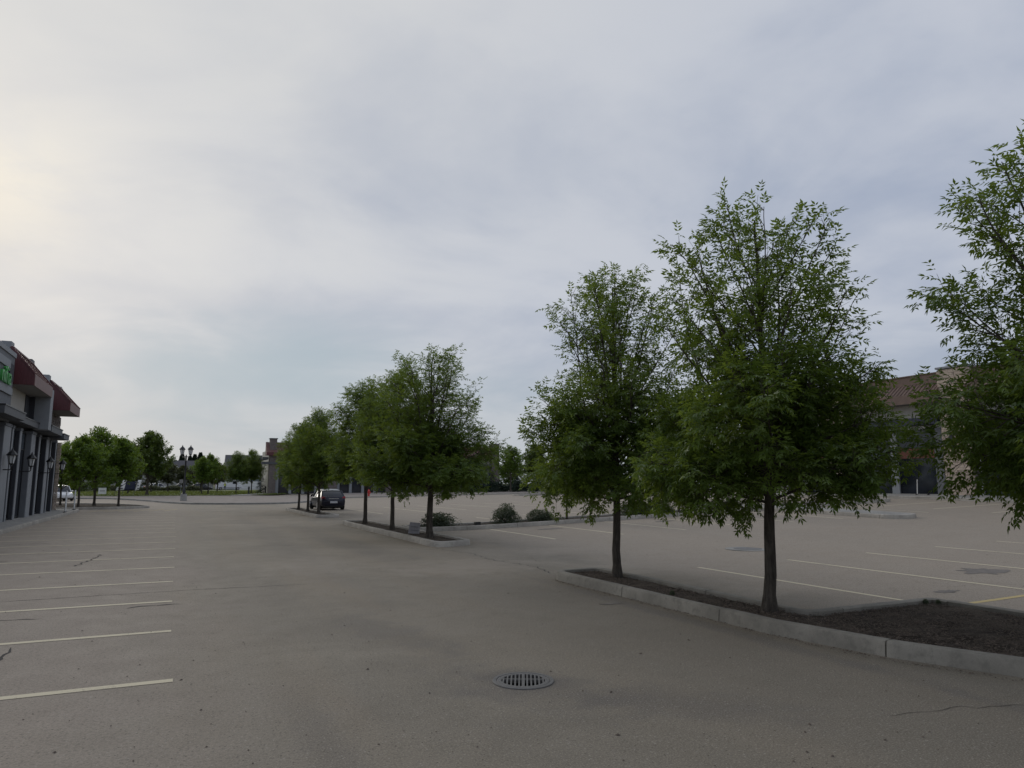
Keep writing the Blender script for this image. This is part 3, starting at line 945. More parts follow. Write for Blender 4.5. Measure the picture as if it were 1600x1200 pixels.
def tube_arrays(pts, r0, r1, n):
    pts = np.asarray(pts); k = len(pts)
    d = np.gradient(pts, axis=0); d /= (np.linalg.norm(d, axis=1, keepdims=True) + 1e-9)
    ref = np.where(np.abs(d[:, 2:3]) < 0.9, np.array([[0, 0, 1.0]]), np.array([[1.0, 0, 0]]))
    s = np.cross(d, ref); s /= np.linalg.norm(s, axis=1, keepdims=True); t = np.cross(d, s)
    a = np.arange(n) * math.tau / n
    r = np.linspace(r0, r1, k) if not hasattr(r0, '__len__') else np.asarray(r0)
    V = pts[:, None, :] + (s[:, None, :] * np.cos(a)[None, :, None] + t[:, None, :] * np.sin(a)[None, :, None]) * r[:, None, None]
    i, j = np.meshgrid(np.arange(k - 1), np.arange(n), indexing='ij')
    A = i * n + j; B = i * n + (j + 1) % n
    F = np.stack([A, B, B + n, A + n], -1).reshape(-1, 4)
    return V.reshape(-1, 3), F


def grow(seed, h, prof, z0, limbs, r0=0.085, leaf='ash', leaf_len=0.09, twig_gap=0.17, sub_gap=0.13, leaders=3, per=2, lean=0.0, low_weight=1.15, skirt=True, top_sparse=0.55, open_top=0.0):
    """one tree as (trunk mesh, crown mesh): tapered trunk, ascending limbs, twigs, then leaves along the twigs"""
    rng = np.random.default_rng(seed)
    TV, TF, off = [], [], 0
    LP, LD = [], []

    def tube(pts, a, b, n):
        nonlocal off
        if len(pts) < 2: return
        V, F = tube_arrays(pts, a, b, n); TV.append(V); TF.append(F + off); off += len(V)
    k = 22; zt = np.linspace(0, h * 0.95, k)
    wx = np.cumsum(rng.normal(0, 0.012, k)) + lean * zt; wy = np.cumsum(rng.normal(0, 0.012, k))
    wx -= wx[0]; wy -= wy[0]
    trunk = np.stack([wx, wy, zt], 1)
    tr = r0 * np.clip(1 - zt / (h * 1.0), 0.02, 1) ** 0.85 + 0.006; tr += r0 * 0.55 * np.exp(-zt / 0.09)
    V, F = tube_arrays(np.vstack([[trunk[0] - [0, 0, .08]], trunk]), np.concatenate([[tr[0] * 1.1], tr]), 0, 12)
    TV.append(V); TF.append(F); off += len(V)

    def trunk_at(z):
        return np.array([np.interp(z, zt, wx), np.interp(z, zt, wy), z]), float(np.interp(z, zt, tr))
    limb_list = []
    for i in range(leaders):
        z = rng.uniform(0.30, 0.46) * h; az = i * math.tau / leaders + rng.normal(0, .4)
        p, rr = trunk_at(z); el = R(rng.uniform(62, 72))
        d = np.array([math.cos(az) * math.cos(el), math.sin(az) * math.cos(el), math.sin(el)])
        kk = rng.uniform(0.62, 0.95); hh_ = rng.uniform(0.86, 0.98)
        pts, d = march(p, d, h, 0.14, 0.10, lambda q: prof(q / h) * kk, rng, 0.035, h * hh_)
        limb_list.append((pts, rr * 0.62))
    for i in range(limbs):
        t = (i + rng.uniform(0, 1)) / limbs
        az = i * 2.39996 + rng.normal(0, .3)
        if skirt:
            low = i < limbs * 0.50
            if low:      # arching lower boughs, the dense skirt
                u = (i + rng.uniform(0, 1)) / (limbs * 0.50)
                z = z0 + (0.40 * h - z0) * u; el = R(14 + 26 * u + rng.normal(0, 6)); bend = -0.05 + 0.10 * u; k_ = rng.uniform(0.80, 1.02)
            else:        # steep upper limbs, open and vase shaped
                u = (i - limbs * 0.50 + rng.uniform(0, 1)) / (limbs * 0.50)
                z = (0.30 + 0.48 * u) * h; el = R(45 + 16 * u + rng.normal(0, 6)); bend = 0.10; k_ = rng.uniform(0.72, 1.06)
        else:
            z = z0 + (h * 0.86 - z0) * t ** low_weight
            el = R(34 + 34 * t + rng.normal(0, 6)); bend = 0.12
            k_ = rng.uniform(0.84, 1.04) if t < 0.45 else rng.uniform(0.60, 1.08)
        p, rr = trunk_at(z)
        d = np.array([math.cos(az) * math.cos(el), math.sin(az) * math.cos(el), math.sin(el)])
        pts, d = march(p, d, h * 0.7, 0.13, bend, lambda q: prof(q / h) * k_, rng, 0.05, h * 0.985)
        limb_list.append((pts, max(0.008, rr * rng.uniform(0.32, 0.45))))
    twigs = []
    pts = [np.array(q) for q in trunk if q[2] > z0 + (h - z0) * 0.35]
    limb_list.append((pts, None))
    for pts, rr in limb_list:
        if rr is not None: tube(pts, rr, 0.005, 6)
        P = np.asarray(pts)
        if len(P) < 3: continue
        seg = np.linalg.norm(np.diff(P, axis=0), axis=1); Ls = np.concatenate([[0], np.cumsum(seg)]); T = Ls[-1]
        s = T * 0.22; side = 1
        while s < T:
            q = np.array([np.interp(s, Ls, P[:, c]) for c in range(3)]); i = min(np.searchsorted(Ls, s), len(P) - 1)
            d = P[i] - P[i - 1]; d /= np.linalg.norm(d) + 1e-9
            r_ = rng.normal(0, 1, 3); r_ -= d * r_.dot(d); r_ /= np.linalg.norm(r_)
            ang = R(rng.uniform(35, 62)); nd = d * math.cos(ang) + r_ * math.sin(ang)
            zz = q[2] / h
            nd[2] += 0.28 if zz > 0.42 else -0.02; nd /= np.linalg.norm(nd)
            ln = (0.30 + 0.55 * (1 - s / T)) * (1.0 if zz < 0.5 else 0.8) * rng.uniform(0.7, 1.25) * (h / 6.5)
            tp, td = march(q, nd, ln, 0.09, 0.25 if zz > 0.42 else -0.2, lambda w: prof(w / h) * 1.08 if w > z0 - 0.05 else 0.0, rng, 0.09, h * 1.01)
            if len(tp) > 1: twigs.append((tp, zz))
            side = -side; s += twig_gap * rng.uniform(0.7, 1.3) * (1 + open_top * min(1, max(0, (zz - 0.42) / 0.25)))
        twigs.append((list(P[-min(6, len(P)):]), P[-1][2] / h))
    for tp, zz in twigs:
        tube(tp, 0.0065, 0.0025, 4)
        P = np.asarray(tp)
        Ls = np.concatenate([[0], np.cumsum(np.linalg.norm(np.diff(P, axis=0), axis=1))]); T = Ls[-1]
        dens = 1.0 if zz < 0.45 else 1.0 - (1 - top_sparse) * min(1, (zz - 0.45) / 0.35)
        s = 0.05
        while s <= T:
            q = np.array([np.interp(s, Ls, P[:, c]) for c in range(3)]); i = min(max(np.searchsorted(Ls, s), 1), len(P) - 1)
            d = P[i] - P[i - 1]; d /= np.linalg.norm(d) + 1e-9
            if rng.uniform() < dens:
                r_ = rng.normal(0, 1, 3); r_ -= d * r_.dot(d); r_ /= np.linalg.norm(r_) + 1e-9
                sd = d * 0.65 + r_ * 0.75; sd[2] += 0.1; sd /= np.linalg.norm(sd)
                sl = rng.uniform(0.10, 0.26)
                e = q + sd * sl
                tube([q, (q + e) / 2, e], 0.003, 0.002, 3)
                for _ in range(per if zz < 0.46 else min(per, 2)):
                    f = rng.uniform(0.35, 1.0); lr = rng.normal(0, 1, 3); lr -= sd * lr.dot(sd); lr /= np.linalg.norm(lr) + 1e-9
                    ld = sd * 0.7 + lr * 0.8; LP.append(q + (e - q) * f); LD.append(ld)
                LP.append(e); LD.append(sd)
            s += sub_gap * rng.uniform(0.7, 1.3)
        LP.append(P[-1]); LD.append(P[-1] - P[-2])
    LP = np.asarray(LP); LD = np.asarray(LD); LD /= np.linalg.norm(LD, axis=1, keepdims=True) + 1e-9
    LV, LF, tint = leaves(LP, LD, leaf, leaf_len, rng, h)
    tm = np_mesh('trunk', np.vstack(TV), np.vstack(TF), smooth=True); tm.materials.append(M_bark)
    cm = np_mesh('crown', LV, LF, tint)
    return tm, cm


def leaves(P, D, kind, ln, rng, h):
    n = len(P)
    D = D.copy(); D[:, 2] -= rng.uniform(0.15, 0.55, n); D /= np.linalg.norm(D, axis=1, keepdims=True)
    up = np.array([0, 0, 1.0]) + rng.normal(0, 0.35, (n, 3))
    N = up - D * np.sum(up * D, 1, keepdims=True); N /= np.linalg.norm(N, axis=1, keepdims=True)
    S = np.cross(D, N)
    base_t = np.clip(0.02 + 0.66 * rng.beta(1.3, 1.5, n) + 0.35 * np.clip((P[:, 2] / h - 0.45) / 0.5, 0, 1) * rng.uniform(0.3, 1, n), 0, 1)  # random leaf tone; transmitted light painted in as a lighter crown top
    if kind == 'ash':
        rach = ln * rng.uniform(1.7, 2.5, n)
        slots = [(0.38, 1), (0.38, -1), (0.68, 1), (0.68, -1), (0.95, 1), (0.95, -1), (1.0, 0)]
    elif kind == 'broad':
        rach = ln * rng.uniform(0.6, 1.2, n)
        slots = [(0.4, 1), (0.7, -1), (1.0, 0)]
    else:
        rach = ln * rng.uniform(0.3, 0.8, n)
        slots = [(0.5, 1), (0.5, -1), (1.0, 0)]
    VV, TT = [], []
    for f, sd in slots:
        o = P + D * (rach * f)[:, None]
        a = R(52) * sd if sd else 0.0
        d = D * math.cos(a) + S * math.sin(a) + rng.normal(0, 0.16, (n, 3)); d[:, 2] -= 0.16
        d /= np.linalg.norm(d, axis=1, keepdims=True)
        nn = N + rng.normal(0, 0.3, (n, 3)); nn -= d * np.sum(nn * d, 1, keepdims=True); nn /= np.linalg.norm(nn, axis=1, keepdims=True)
        s = np.cross(d, nn)
        L = ln * rng.uniform(0.75, 1.2, n); W = L * (0.36 if kind == 'ash' else 0.62)
        cup = 0.18
        b = o; m = o + d * (L * 0.42)[:, None]; t = o + d * L[:, None] - nn * (L * 0.10)[:, None]
        l = m + s * (W / 2)[:, None] + nn * (W * cup)[:, None]; r = m - s * (W / 2)[:, None] + nn * (W * cup)[:, None]
        VV.append(np.stack([b, l, t, r], 1)); TT.append(np.clip(base_t + rng.normal(0, 0.08, n), 0, 1))
    V = np.concatenate(VV, 0).reshape(-1, 3); k = len(V) // 4
    q = np.array([(0, 2, 1), (0, 3, 2)])
    F = (np.arange(k)[:, None, None] * 4 + q[None]).reshape(-1, 3)
    return V, F, np.repeat(np.concatenate(TT), 2)


def prof_pear(wide, neck, seed=0):
    """wide low skirt, then a narrower top with a soft shoulder; returns radius at relative height"""
    xs = [0.15, 0.21, 0.26, 0.38, 0.48, 0.60, 0.72, 0.84, 0.93, 1.0]
    ys = [0.35, 0.80, 1.0, 1.0, 0.97, 0.95, 0.92, 0.80, 0.56, 0.18]
    ys = [y * (wide if x < 0.45 else wide * (neck + (1 - neck) * max(0, (0.6 - x) / 0.15))) if x < 0.6 else y * wide * neck for x, y in zip(xs, ys)]
    return lambda t: float(np.interp(t, xs, ys))


def prof_oval(w):
    xs = [0.18, 0.25, 0.35, 0.48, 0.62, 0.76, 0.88, 0.96, 1.0]
    ys = [0.55, 0.85, 1.0, 1.0, 0.88, 0.68, 0.44, 0.24, 0.08]
    return lambda t: float(np.interp(t, xs, [y * w for y in ys]))


def tree_obj(name, meshes, mat, loc, rz, label, group, cat='tree', scale=1.0, spread=1.0):
    root = empty(name, loc, rz, label, cat, group)
    tm, cm = meshes
    if not cm.materials: cm.materials.append(mat)
    share('trunk', tm, root, scale=(scale * spread, scale * spread, scale))
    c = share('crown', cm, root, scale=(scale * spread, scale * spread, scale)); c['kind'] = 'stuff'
    return root


DN = dict(twig_gap=0.122, sub_gap=0.10, per=4, low_weight=1.6)
ash_a = grow(11, 6.12, prof_pear(1.92, 0.95), 1.50, 54, r0=0.082, leaf_len=0.086, leaders=4, top_sparse=0.45, open_top=0.65, **DN)
ash_b = grow(23, 6.12, prof_pear(1.80, 1.0), 1.45, 52, r0=0.078, leaf_len=0.086, leaders=5, top_sparse=0.45, open_top=0.65, **DN)
ash_c = grow(37, 6.15, prof_pear(2.15, 0.88), 1.60, 52, r0=0.085, leaf_len=0.084, leaders=4, top_sparse=0.55, open_top=0.4, **DN)
ash_d = grow(41, 6.5, prof_oval(2.15), 1.55, 38, r0=0.080, leaf_len=0.10, leaders=4, top_sparse=0.7, skirt=False, open_top=0.4, **DN)
ash_e = grow(53, 6.3, prof_oval(2.05), 1.55, 38, r0=0.075, leaf_len=0.10, leaders=4, top_sparse=0.7, skirt=False, open_top=0.4, **DN)
G_ASH = 'ash trees in the planted islands'
tree_obj('ash_tree', ash_a, M_ash, (7.72, 7.88, .06), R(20), 'largest ash tree with a wide leafy skirt at the right mulch bed corner', G_ASH)
tree_obj('ash_tree', ash_b, M_ash, (7.82, 11.9, .06), R(200), 'airy ash tree by the rounded far tip of the nearest mulch bed', G_ASH)
tree_obj('ash_tree', ash_c, M_ash, (9.32, 4.05, .06), R(75), 'ash tree cut off by the right edge with only its left boughs in view', G_ASH, scale=1.01)
for (y, m, rz, sc, lab) in ((23.0, ash_a, 140, 1.06, 'tallest ash tree of the second island standing beside the small leaning sign'),
                            (27.6, ash_d, 10, 0.97, 'ash tree in the middle of the second island'),
                            (32.1, ash_e, 250, 1.06, 'ash tree at the far end of the second island'),
                            (43.6, ash_d, 130, 0.97, 'ash tree in front of the dark parked car'),
                            (47.4, ash_e, 40, 0.98, 'middle ash tree of the farthest island just left of the dark car'),
                            (51.3, ash_d, 300, 0.93, 'last ash tree of the farthest island beside the red roofed shops')):
    tree_obj('ash_tree', m, M_ash, (7.75, y, .06), R(rz), lab, G_ASH, scale=sc, spread=1.2 if y < 25 else 1.06)
for (x, y, sc, m, rz, lab) in ((16.1, 28.5, 0.62, ash_e, 30, 'young thin trunked tree in the shrub median behind the airy ash'),
                               (22.4, 28.5, 0.62, ash_d, 80, 'young tree in the shrub median seen between the two largest ash trees'),
                               (29.4, 28.5, 0.62, ash_e, 160, 'young tree at the far right of the shrub median')):
    tree_obj('young_tree', m, M_ash, (x, y, h1(x, y) + .06), R(rz), lab, 'young trees in the shrub median', scale=sc)

maple_a = grow(61, 6.4, prof_oval(2.95), 1.5, 36, r0=0.10, leaf='broad', leaf_len=0.18, leaders=4, top_sparse=0.5, twig_gap=0.19, sub_gap=0.15, per=3, skirt=False)
maple_b = grow(67, 5.3, prof_oval(2.55), 1.4, 36, r0=0.085, leaf='broad', leaf_len=0.17, leaders=3, top_sparse=0.9, twig_gap=0.18, sub_gap=0.14, per=3, skirt=False)
elm = grow(71, 8.3, prof_oval(3.7), 1.6, 38, r0=0.17, leaf='broad', leaf_len=0.23, leaders=5, top_sparse=0.85, twig_gap=0.23, sub_gap=0.17, per=3, skirt=False)
G_L = 'street trees in the corner bed'
tree_obj('maple_tree', maple_a, M_maple, (-5.95, 67.4, .06), R(10), 'tall open topped maple in the corner bed behind the white posts', G_L)
tree_obj('maple_tree', maple_b, M_maple, (-4.05, 64.7, .06), R(100), 'rounded maple at the right tip of the corner bed', G_L)
tree_obj('maple_tree', maple_b, M_maple, (-6.45, 61.6, .06), R(220), 'thin trunked maple of the corner bed nearest the white posts', G_L, scale=0.98)
tree_obj('maple_tree', maple_a, M_maple, (-8.6, 69.8, .06), R(300), 'maple of the corner bed half hidden by the stone clad end of the grey shops', G_L, scale=0.82)
G_LAWN = 'trees on the far lawn'
tree_obj('elm_tree', elm, M_elm, (-3.4, 105.0, .34), R(40), 'large dark elm leaning over the lawn left of the double street lamp', G_LAWN)
tree_obj('lawn_tree', maple_b, M_maple, (3.3, 110.0, .36), R(0), 'left stem of the small tree pair standing right of the street lamp', G_LAWN, scale=0.95)
tree_obj('lawn_tree', maple_b, M_maple, (4.2, 112.0, .36), R(160), 'right stem of the small tree pair standing right of the street lamp', G_LAWN, scale=1.05)
tree_obj('lawn_tree', ash_e, M_elm, (8.0, 112.5, .36), R(60), 'slim dark tree right of the white van', G_LAWN, scale=1.0)
tree_obj('lawn_tree', ash_d, M_elm, (10.3, 114.5, .36), R(150), 'slim dark tree left of the small spruce', G_LAWN, scale=1.02)
tree_obj('lawn_tree', maple_a, M_maple, (-9.5, 108.0, .36), R(20), 'tree on the lawn behind the tall open topped maple', G_LAWN, scale=0.95)
tree_obj('lawn_tree', maple_b, M_elm, (-6.3, 118.0, .36), R(120), 'small dark tree between the right maple and the big elm trunk', G_LAWN, scale=1.15)
tree_obj('lawn_tree', elm, M_elm, (-16.0, 112.0, .36), R(200), 'tree behind the corner bed and the white parked car', G_LAWN, scale=0.75)
tree_obj('lawn_tree', elm, M_elm, (14.8, 131.0, .36), R(100), 'bushy dark tree standing behind the small spruce', G_LAWN, scale=0.82)
tree_obj('far_tree', maple_a, M_maple, (45.2, 97.0, .8), R(50), 'bright green tree with a straight trunk beyond the right lot', 'trees beyond the right lot', scale=1.05)
tree_obj('far_tree', elm, M_elm, (53.0, 104.0, .8), R(50), 'dark tree behind the airy ash beyond the right lot', 'trees beyond the right lot', scale=0.9)
tree_obj('far_tree', elm, M_elm, (63.0, 100.0, .8), R(150), 'broad dark tree showing between the two largest ash trees', 'trees beyond the right lot', scale=0.95)
tree_obj('far_tree', maple_a, M_elm, (72.0, 92.0, .8), R(250), 'dark tree left of the stone faced shops', 'trees beyond the right lot', scale=1.1)


def blob_mesh(seed, n, radius, height, z0, leaf_len, clumps=26, taper=0.35, kind='broad'):
    """leafy bush or clipped crown: leaves gathered in clumps through a volume"""
    rng = np.random.default_rng(seed)
    cz = rng.uniform(0, 1, clumps); cr = (1 - taper * cz ** 1.5) * np.sqrt(rng.uniform(0.15, 1, clumps)); ca = rng.uniform(0, math.tau, clumps)
    cx = radius * cr * np.cos(ca) * 0.8; cy = radius * cr * np.sin(ca) * 0.8; cz = z0 + height * (0.12 + 0.8 * cz * (1 - 0.35 * cr))
    i = rng.integers(0, clumps, n); g = rng.normal(0, 1, (n, 3)); g /= np.linalg.norm(g, axis=1, keepdims=True)
    rr = radius * 0.34 * rng.uniform(0.3, 1, n) ** 0.5
    P = np.stack([cx[i], cy[i], cz[i]], 1) + g * rr[:, None] * np.array([1, 1, 0.8])
    P[:, 2] = np.maximum(P[:, 2], z0 * 0.6 + 0.04)
    D = g + np.array([0, 0, 0.5])
    V, F, t = leaves(P, D / np.linalg.norm(D, axis=1, keepdims=True), kind, leaf_len, rng, z0 + height)
    tm = MB()
    for q in range(7):
        j = q * clumps // 7
        tm.tube([(0, 0, -.05), (cx[j] * .4, cy[j] * .4, cz[j] * .45), (cx[j], cy[j], cz[j])], [0.035 * radius, 0.02 * radius, 0.006], 5)
    t_me = tm.mesh('stems', True); t_me.materials.append(M_bark)
    return t_me, np_mesh('foliage', V, F, t)


def spruce_mesh(seed, h, w):
    rng = np.random.default_rng(seed); P, D = [], []
    tm = MB().tube([(0, 0, 0), (0, 0, h)], [0.05 * h / 3, 0.01], 7)
    z = 0.08 * h
    while z < h * 0.98:
        r = w * (1 - z / h) ** 0.85 + 0.05; nb = 9
        for b in range(nb):
            a = rng.uniform(0, math.tau); L = r * rng.uniform(0.75, 1.1)
            m = max(4, int(L / 0.06))
            for k in range(m):
                f = (k + 1) / m
                for sd in (-1, 1):
                    P.append((math.cos(a) * L * f, math.sin(a) * L * f, z - 0.28 * L * f + rng.normal(0, .02)))
                    D.append((math.cos(a + sd * 0.7), math.sin(a + sd * 0.7), -0.05))
        z += h * 0.055
    P = np.asarray(P); D = np.asarray(D); D /= np.linalg.norm(D, axis=1, keepdims=True)
    V, F, t = leaves(P, D, 'ash', 0.06 * h / 3, rng, h)
    t_me = tm.mesh('trunk', True); t_me.materials.append(M_bark)
    return t_me, np_mesh('crown', V, F, t)


def poplar_mesh(seed, h, w):
    rng = np.random.default_rng(seed); n = 3200
    z = rng.uniform(0.05, 1, n); env = np.interp(z, [0, .15, .5, .85, 1], [.4, .9, 1, .5, .06])
    a = rng.uniform(0, math.tau, n); lump = 0.8 + 0.25 * np.sin(a * 3 + z * 17) + rng.normal(0, .08, n)
    r = w * env * np.sqrt(rng.uniform(0.2, 1, n)) * lump
    P = np.stack([r * np.cos(a), r * np.sin(a), z * h], 1); D = np.stack([np.cos(a) * .3, np.sin(a) * .3, np.ones(n)], 1); D /= np.linalg.norm(D, axis=1, keepdims=True)
    V, F, t = leaves(P, D, 'broad', 0.55, rng, h)
    tm = MB().tube([(0, 0, 0), (0, 0, h * .97)], [0.3, 0.03], 7).mesh('trunk', True); tm.materials.append(M_bark)
    return tm, np_mesh('crown', V, F, t)


def plant(name, me2, mat, loc, rz, label, group, cat, sc=(1, 1, 1), names=('stems', 'foliage')):
    root = empty(name, loc, rz, label, cat, group)
    if not me2[1].materials: me2[1].materials.append(mat)
    st__ = share(names[0], me2[0], root, scale=sc)
    if names[0] == 'stems': st__['kind'] = 'stuff'
    f = share(names[1], me2[1], root, scale=sc); f['kind'] = 'stuff'
    return root


bush_a = blob_mesh(3, 2600, 0.82, 0.95, 0.0, 0.055, 34, 0.5)
bush_b = blob_mesh(4, 2200, 0.85, 0.55, 0.0, 0.055, 34, 0.4)
G_B = 'shrubs in the median bed'
plant('shrub', bush_b, M_shrub, (10.0, 28.45, .10), 0.3, 'low grey green shrub behind the tallest ash of the second island', G_B, 'shrub', (1.05, 1, .85))
plant('shrub', bush_a, M_shrub, (13.05, 28.5, .13), 1.0, 'tallest rounded shrub in the median bed', G_B, 'shrub', (.86, .86, .88))
plant('shrub', bush_b, M_shrub, (14.75, 28.6, .17), 2.0, 'low spreading shrub just right of the tallest median shrub', G_B, 'shrub', (.82, .8, .85))
plant('shrub', bush_b, M_shrub, (19.8, 28.5, .30), 4.0, 'low shrub in the median behind the trunk of the airy ash', G_B, 'shrub', (1.1, 1.1, 1.1))
plant('shrub', bush_b, M_shrub, (21.2, 28.6, .33), 5.0, 'low shrub in the median left of the largest ash trunk', G_B, 'shrub', (1.1, 1, 1))
plant('shrub', bush_a, M_shrub, (25.5, 28.5, .44), 2.4, 'shrub in the median hidden behind the largest ash', G_B, 'shrub', (.9, .9, .8))

for i_, (x_, y_, z_) in enumerate(((10.42, 7.22, .09), (10.25, 7.3, .1), (7.35, 9.6, .1))):
    plant('weed', bush_b, M_shrub, (x_, y_, z_), i_, ['small weed at the outer corner of the near mulch bed', 'second small weed just left of the corner weed', 'tiny weed in the strip of mulch between the two near ash trunks'][i_], 'weeds in the near bed', 'plant', (.055, .055, .13))
orn = [grow(80 + i, 3.9, prof_oval(2.1), 0.8, 26, r0=0.09, leaf='broad', leaf_len=0.19, leaders=4, top_sparse=1.0, twig_gap=0.17, sub_gap=0.14, per=4, skirt=False) for i in range(2)]
for i, (x, lab) in enumerate(((-6.6, 'olive green crab tree behind the big elm'), (-3.6, 'olive green crab tree right of the elm trunk'), (-1.2, 'olive green crab tree left of the pole sign'), (1.0, 'olive green crab tree directly behind the street lamp'), (3.6, 'olive green crab tree between the lamp and the small tree pair'), (6.2, 'olive green crab tree left of the white van'))):
    tree_obj('crab_tree', orn[i % 2], M_olive, (x * 1.12, 141 + (i % 3) * 1.5, .36), R(70 * i), lab, 'crab trees along the far road', scale=1.18 + 0.07 * (i % 3))
sp = spruce_mesh(5, 3.0, 0.95)
plant('spruce_tree', sp, M_spruce, (12.0, 118.0, .38), 0, 'small dark spruce left of the red roofed shops', 'spruces', 'tree', names=('trunk', 'crown'))
for i, (x, y, s_) in enumerate(((43.2, 99.5, 1.1), (40.5, 100.5, 1.0), (47.6, 99.5, 1.05), (50.4, 99.0, 1.15))):
    plant('spruce_tree', sp, M_spruce, (x, y, .55), i, ['dark spruce left of the bright green tree trunk', 'dark spruce at the right end of the red roofed shops', 'dark spruce right of the bright green tree trunk', 'dark spruce behind the low boughs of the airy ash'][i], 'spruces', 'tree', (s_ * 1.3, s_ * 1.3, s_), ('trunk', 'crown'))
pop = poplar_mesh(6, 13.0, 1.7)
for i, (x, s_, lab) in enumerate(((-5.2, .86, 'dark poplar above the shoulder of the big elm'), (1.6, .98, 'dark poplar behind the lamp head'), (4.6, 0.93, 'pale thin poplar right of the lamp head'), (6.4, .98, 'poplar between two others over the grey roof'), (8.6, 1.04, 'rightmost tall poplar over the grey roof'))):
    plant('poplar_tree', pop, M_poplar, (x, 318 + 3 * i, 0), i, lab, 'poplars on the skyline', 'tree', (s_, s_, s_ * 1.03), ('trunk', 'crown'))
wv, wf, wt, wo = [], [], [], 0
for i in range(46):
    rng_ = np.random.default_rng(200 + i)
    x = -170 + i * 9.3 + rng_.uniform(-3, 3); y = rng_.uniform(250, 290) if x < 40 else rng_.uniform(150, 190)
    hh, ww = rng_.uniform(5.5, 8.5), rng_.uniform(5.5, 8.0); k = 1500
    cl = rng_.uniform(-1, 1, (34, 3)); cl /= np.maximum(1, np.linalg.norm(cl, axis=1))[:, None]
    g = rng_.normal(0, 1, (k, 3)); g /= np.linalg.norm(g, axis=1, keepdims=True)
    P = (cl[rng_.integers(0, 34, k)] * 0.75 + g * 0.30 * rng_.uniform(.4, 1, (k, 1))) * np.array([ww, ww * .6, hh * .5]) + np.array([x, y, hh * .52 + .8])
    V_, F_, T_ = leaves(P, g, 'broad', 0.42, rng_, hh)
    wv.append(V_); wf.append(F_ + wo); wt.append(T_); wo += len(V_)
belt = link_mesh('tree_belt', np_mesh('tree_belt', np.vstack(wv), np.vstack(wf), np.concatenate(wt)), M_elm, None, 'stuff')
tag(belt, 'dark belt of distant trees behind the houses and the far lot')



def hedge(loc, length, rz, hgt, mat, label, seed):
    rng_ = np.random.default_rng(seed); k = int(length * 420)
    P = np.stack([rng_.uniform(-length / 2, length / 2, k), rng_.normal(0, .45, k), rng_.uniform(0.03, 1, k) ** .8 * hgt], 1)
    P[:, 2] *= 0.8 + 0.2 * np.sin(P[:, 0] * 1.7 + seed) + rng_.normal(0, .05, k)
    g = rng_.normal(0, 1, (k, 3)); g /= np.linalg.norm(g, axis=1, keepdims=True)
    V_, F_, T_ = leaves(P, g, 'broad', 0.16, rng_, hgt)
    st_ = MB()
    for q in range(int(length)): st_.tube([(-length / 2 + q + .5, 0, -.1), (-length / 2 + q + .6, .05, hgt * .7)], [.04, .01], 5)
    sm = st_.mesh('stems'); sm.materials.append(M_bark)
    return plant('hedge', (sm, np_mesh('foliage', V_, F_, T_)), mat, loc, rz, label, 'hedges', 'hedge')


hedge((-22, 150, .36), 22, 0, 1.9, M_elm, 'long dark hedge across the lawn behind the corner bed trees', 1)
hedge((-4, 164, .36), 18, 0, 1.1, M_olive, 'low hedge in front of the far parked cars', 2)
hedge((50, 103, .6), 20, 0, 1.6, M_spruce, 'dark hedge at the far edge of the right lot', 3)
hedge((70, 95, .6), 20, R(-25), 1.7, M_spruce, 'dark hedge behind the lowest boughs of the airy ash', 4)

# ------------------------------------------------------------------ building pieces


def obj_box(name, mat, parent, x0, x1, y0, y1, z0, z1, bevel=0.0):
    return MB().box(x0, x1, y0, y1, z0, z1).build(name, mat, parent, bevel=bevel)


def stone_face(parent, mat, x_face, y0, y1, z0, z1, course, length, seed, proud=0.03, axis='x', joined=False, sgn=1, name='stone'):
    """ledge stones set on a face; every stone a part unless joined"""
    rnd = random.Random(seed); mb_all = MB(); z = z0
    shapes = []
    for k in range(10):
        mb = MB(); w, d, hh = 0.5, 0.5, 0.5
        j = lambda: rnd.uniform(-0.05, 0.05)
        vs = [(-w, -d, -hh), (w, -d, -hh), (w, d, -hh), (-w, d, -hh), (-w, -d, hh), (w, -d, hh), (w, d, hh), (-w, d, hh)]
        vs = [(a + j() * 2.5, b + j(), c + j()) for a, b, c in vs]
        mb.add(vs, [(0, 3, 2, 1), (4, 5, 6, 7), (0, 1, 5, 4), (1, 2, 6, 5), (2, 3, 7, 6), (3, 0, 4, 7)])
        me = mb.mesh('stone'); me.materials.append(mat); shapes.append((me, vs))
    row = 0
    while z < z1 - 0.02:
        hh = min(course * rnd.uniform(0.8, 1.2), z1 - z); y = y0 - (rnd.uniform(0, length * .6) if row % 2 else 0)
        while y < y1 - 0.02:
            L = length * rnd.uniform(0.65, 1.35); a = max(y, y0); b = min(y + L, y1)
            if b - a > 0.05:
                t = 0.10 + rnd.uniform(0, proud)
                c = (a + b) / 2
                loc = (x_face + sgn * (t / 2 - 0.04), c, z + hh / 2) if axis == 'x' else (c, x_face + sgn * (t / 2 - 0.04), z + hh / 2)
                sc = (t, b - a - 0.012, hh - 0.012) if axis == 'x' else (b - a - 0.012, t, hh - 0.012)
                me, vs = rnd.choice(shapes)
                if joined:
                    mb_all.add([(v[0] * sc[0] + loc[0], v[1] * sc[1] + loc[1], v[2] * sc[2] + loc[2]) for v in vs], [(0, 3, 2, 1), (4, 5, 6, 7), (0, 1, 5, 4), (1, 2, 6, 5), (2, 3, 7, 6), (3, 0, 4, 7)])
                else: share(name, me, parent, loc, scale=sc)
            y += L
        z += hh; row += 1
    if joined: mb_all.build('stone_cladding', mat, parent, kind='stuff')


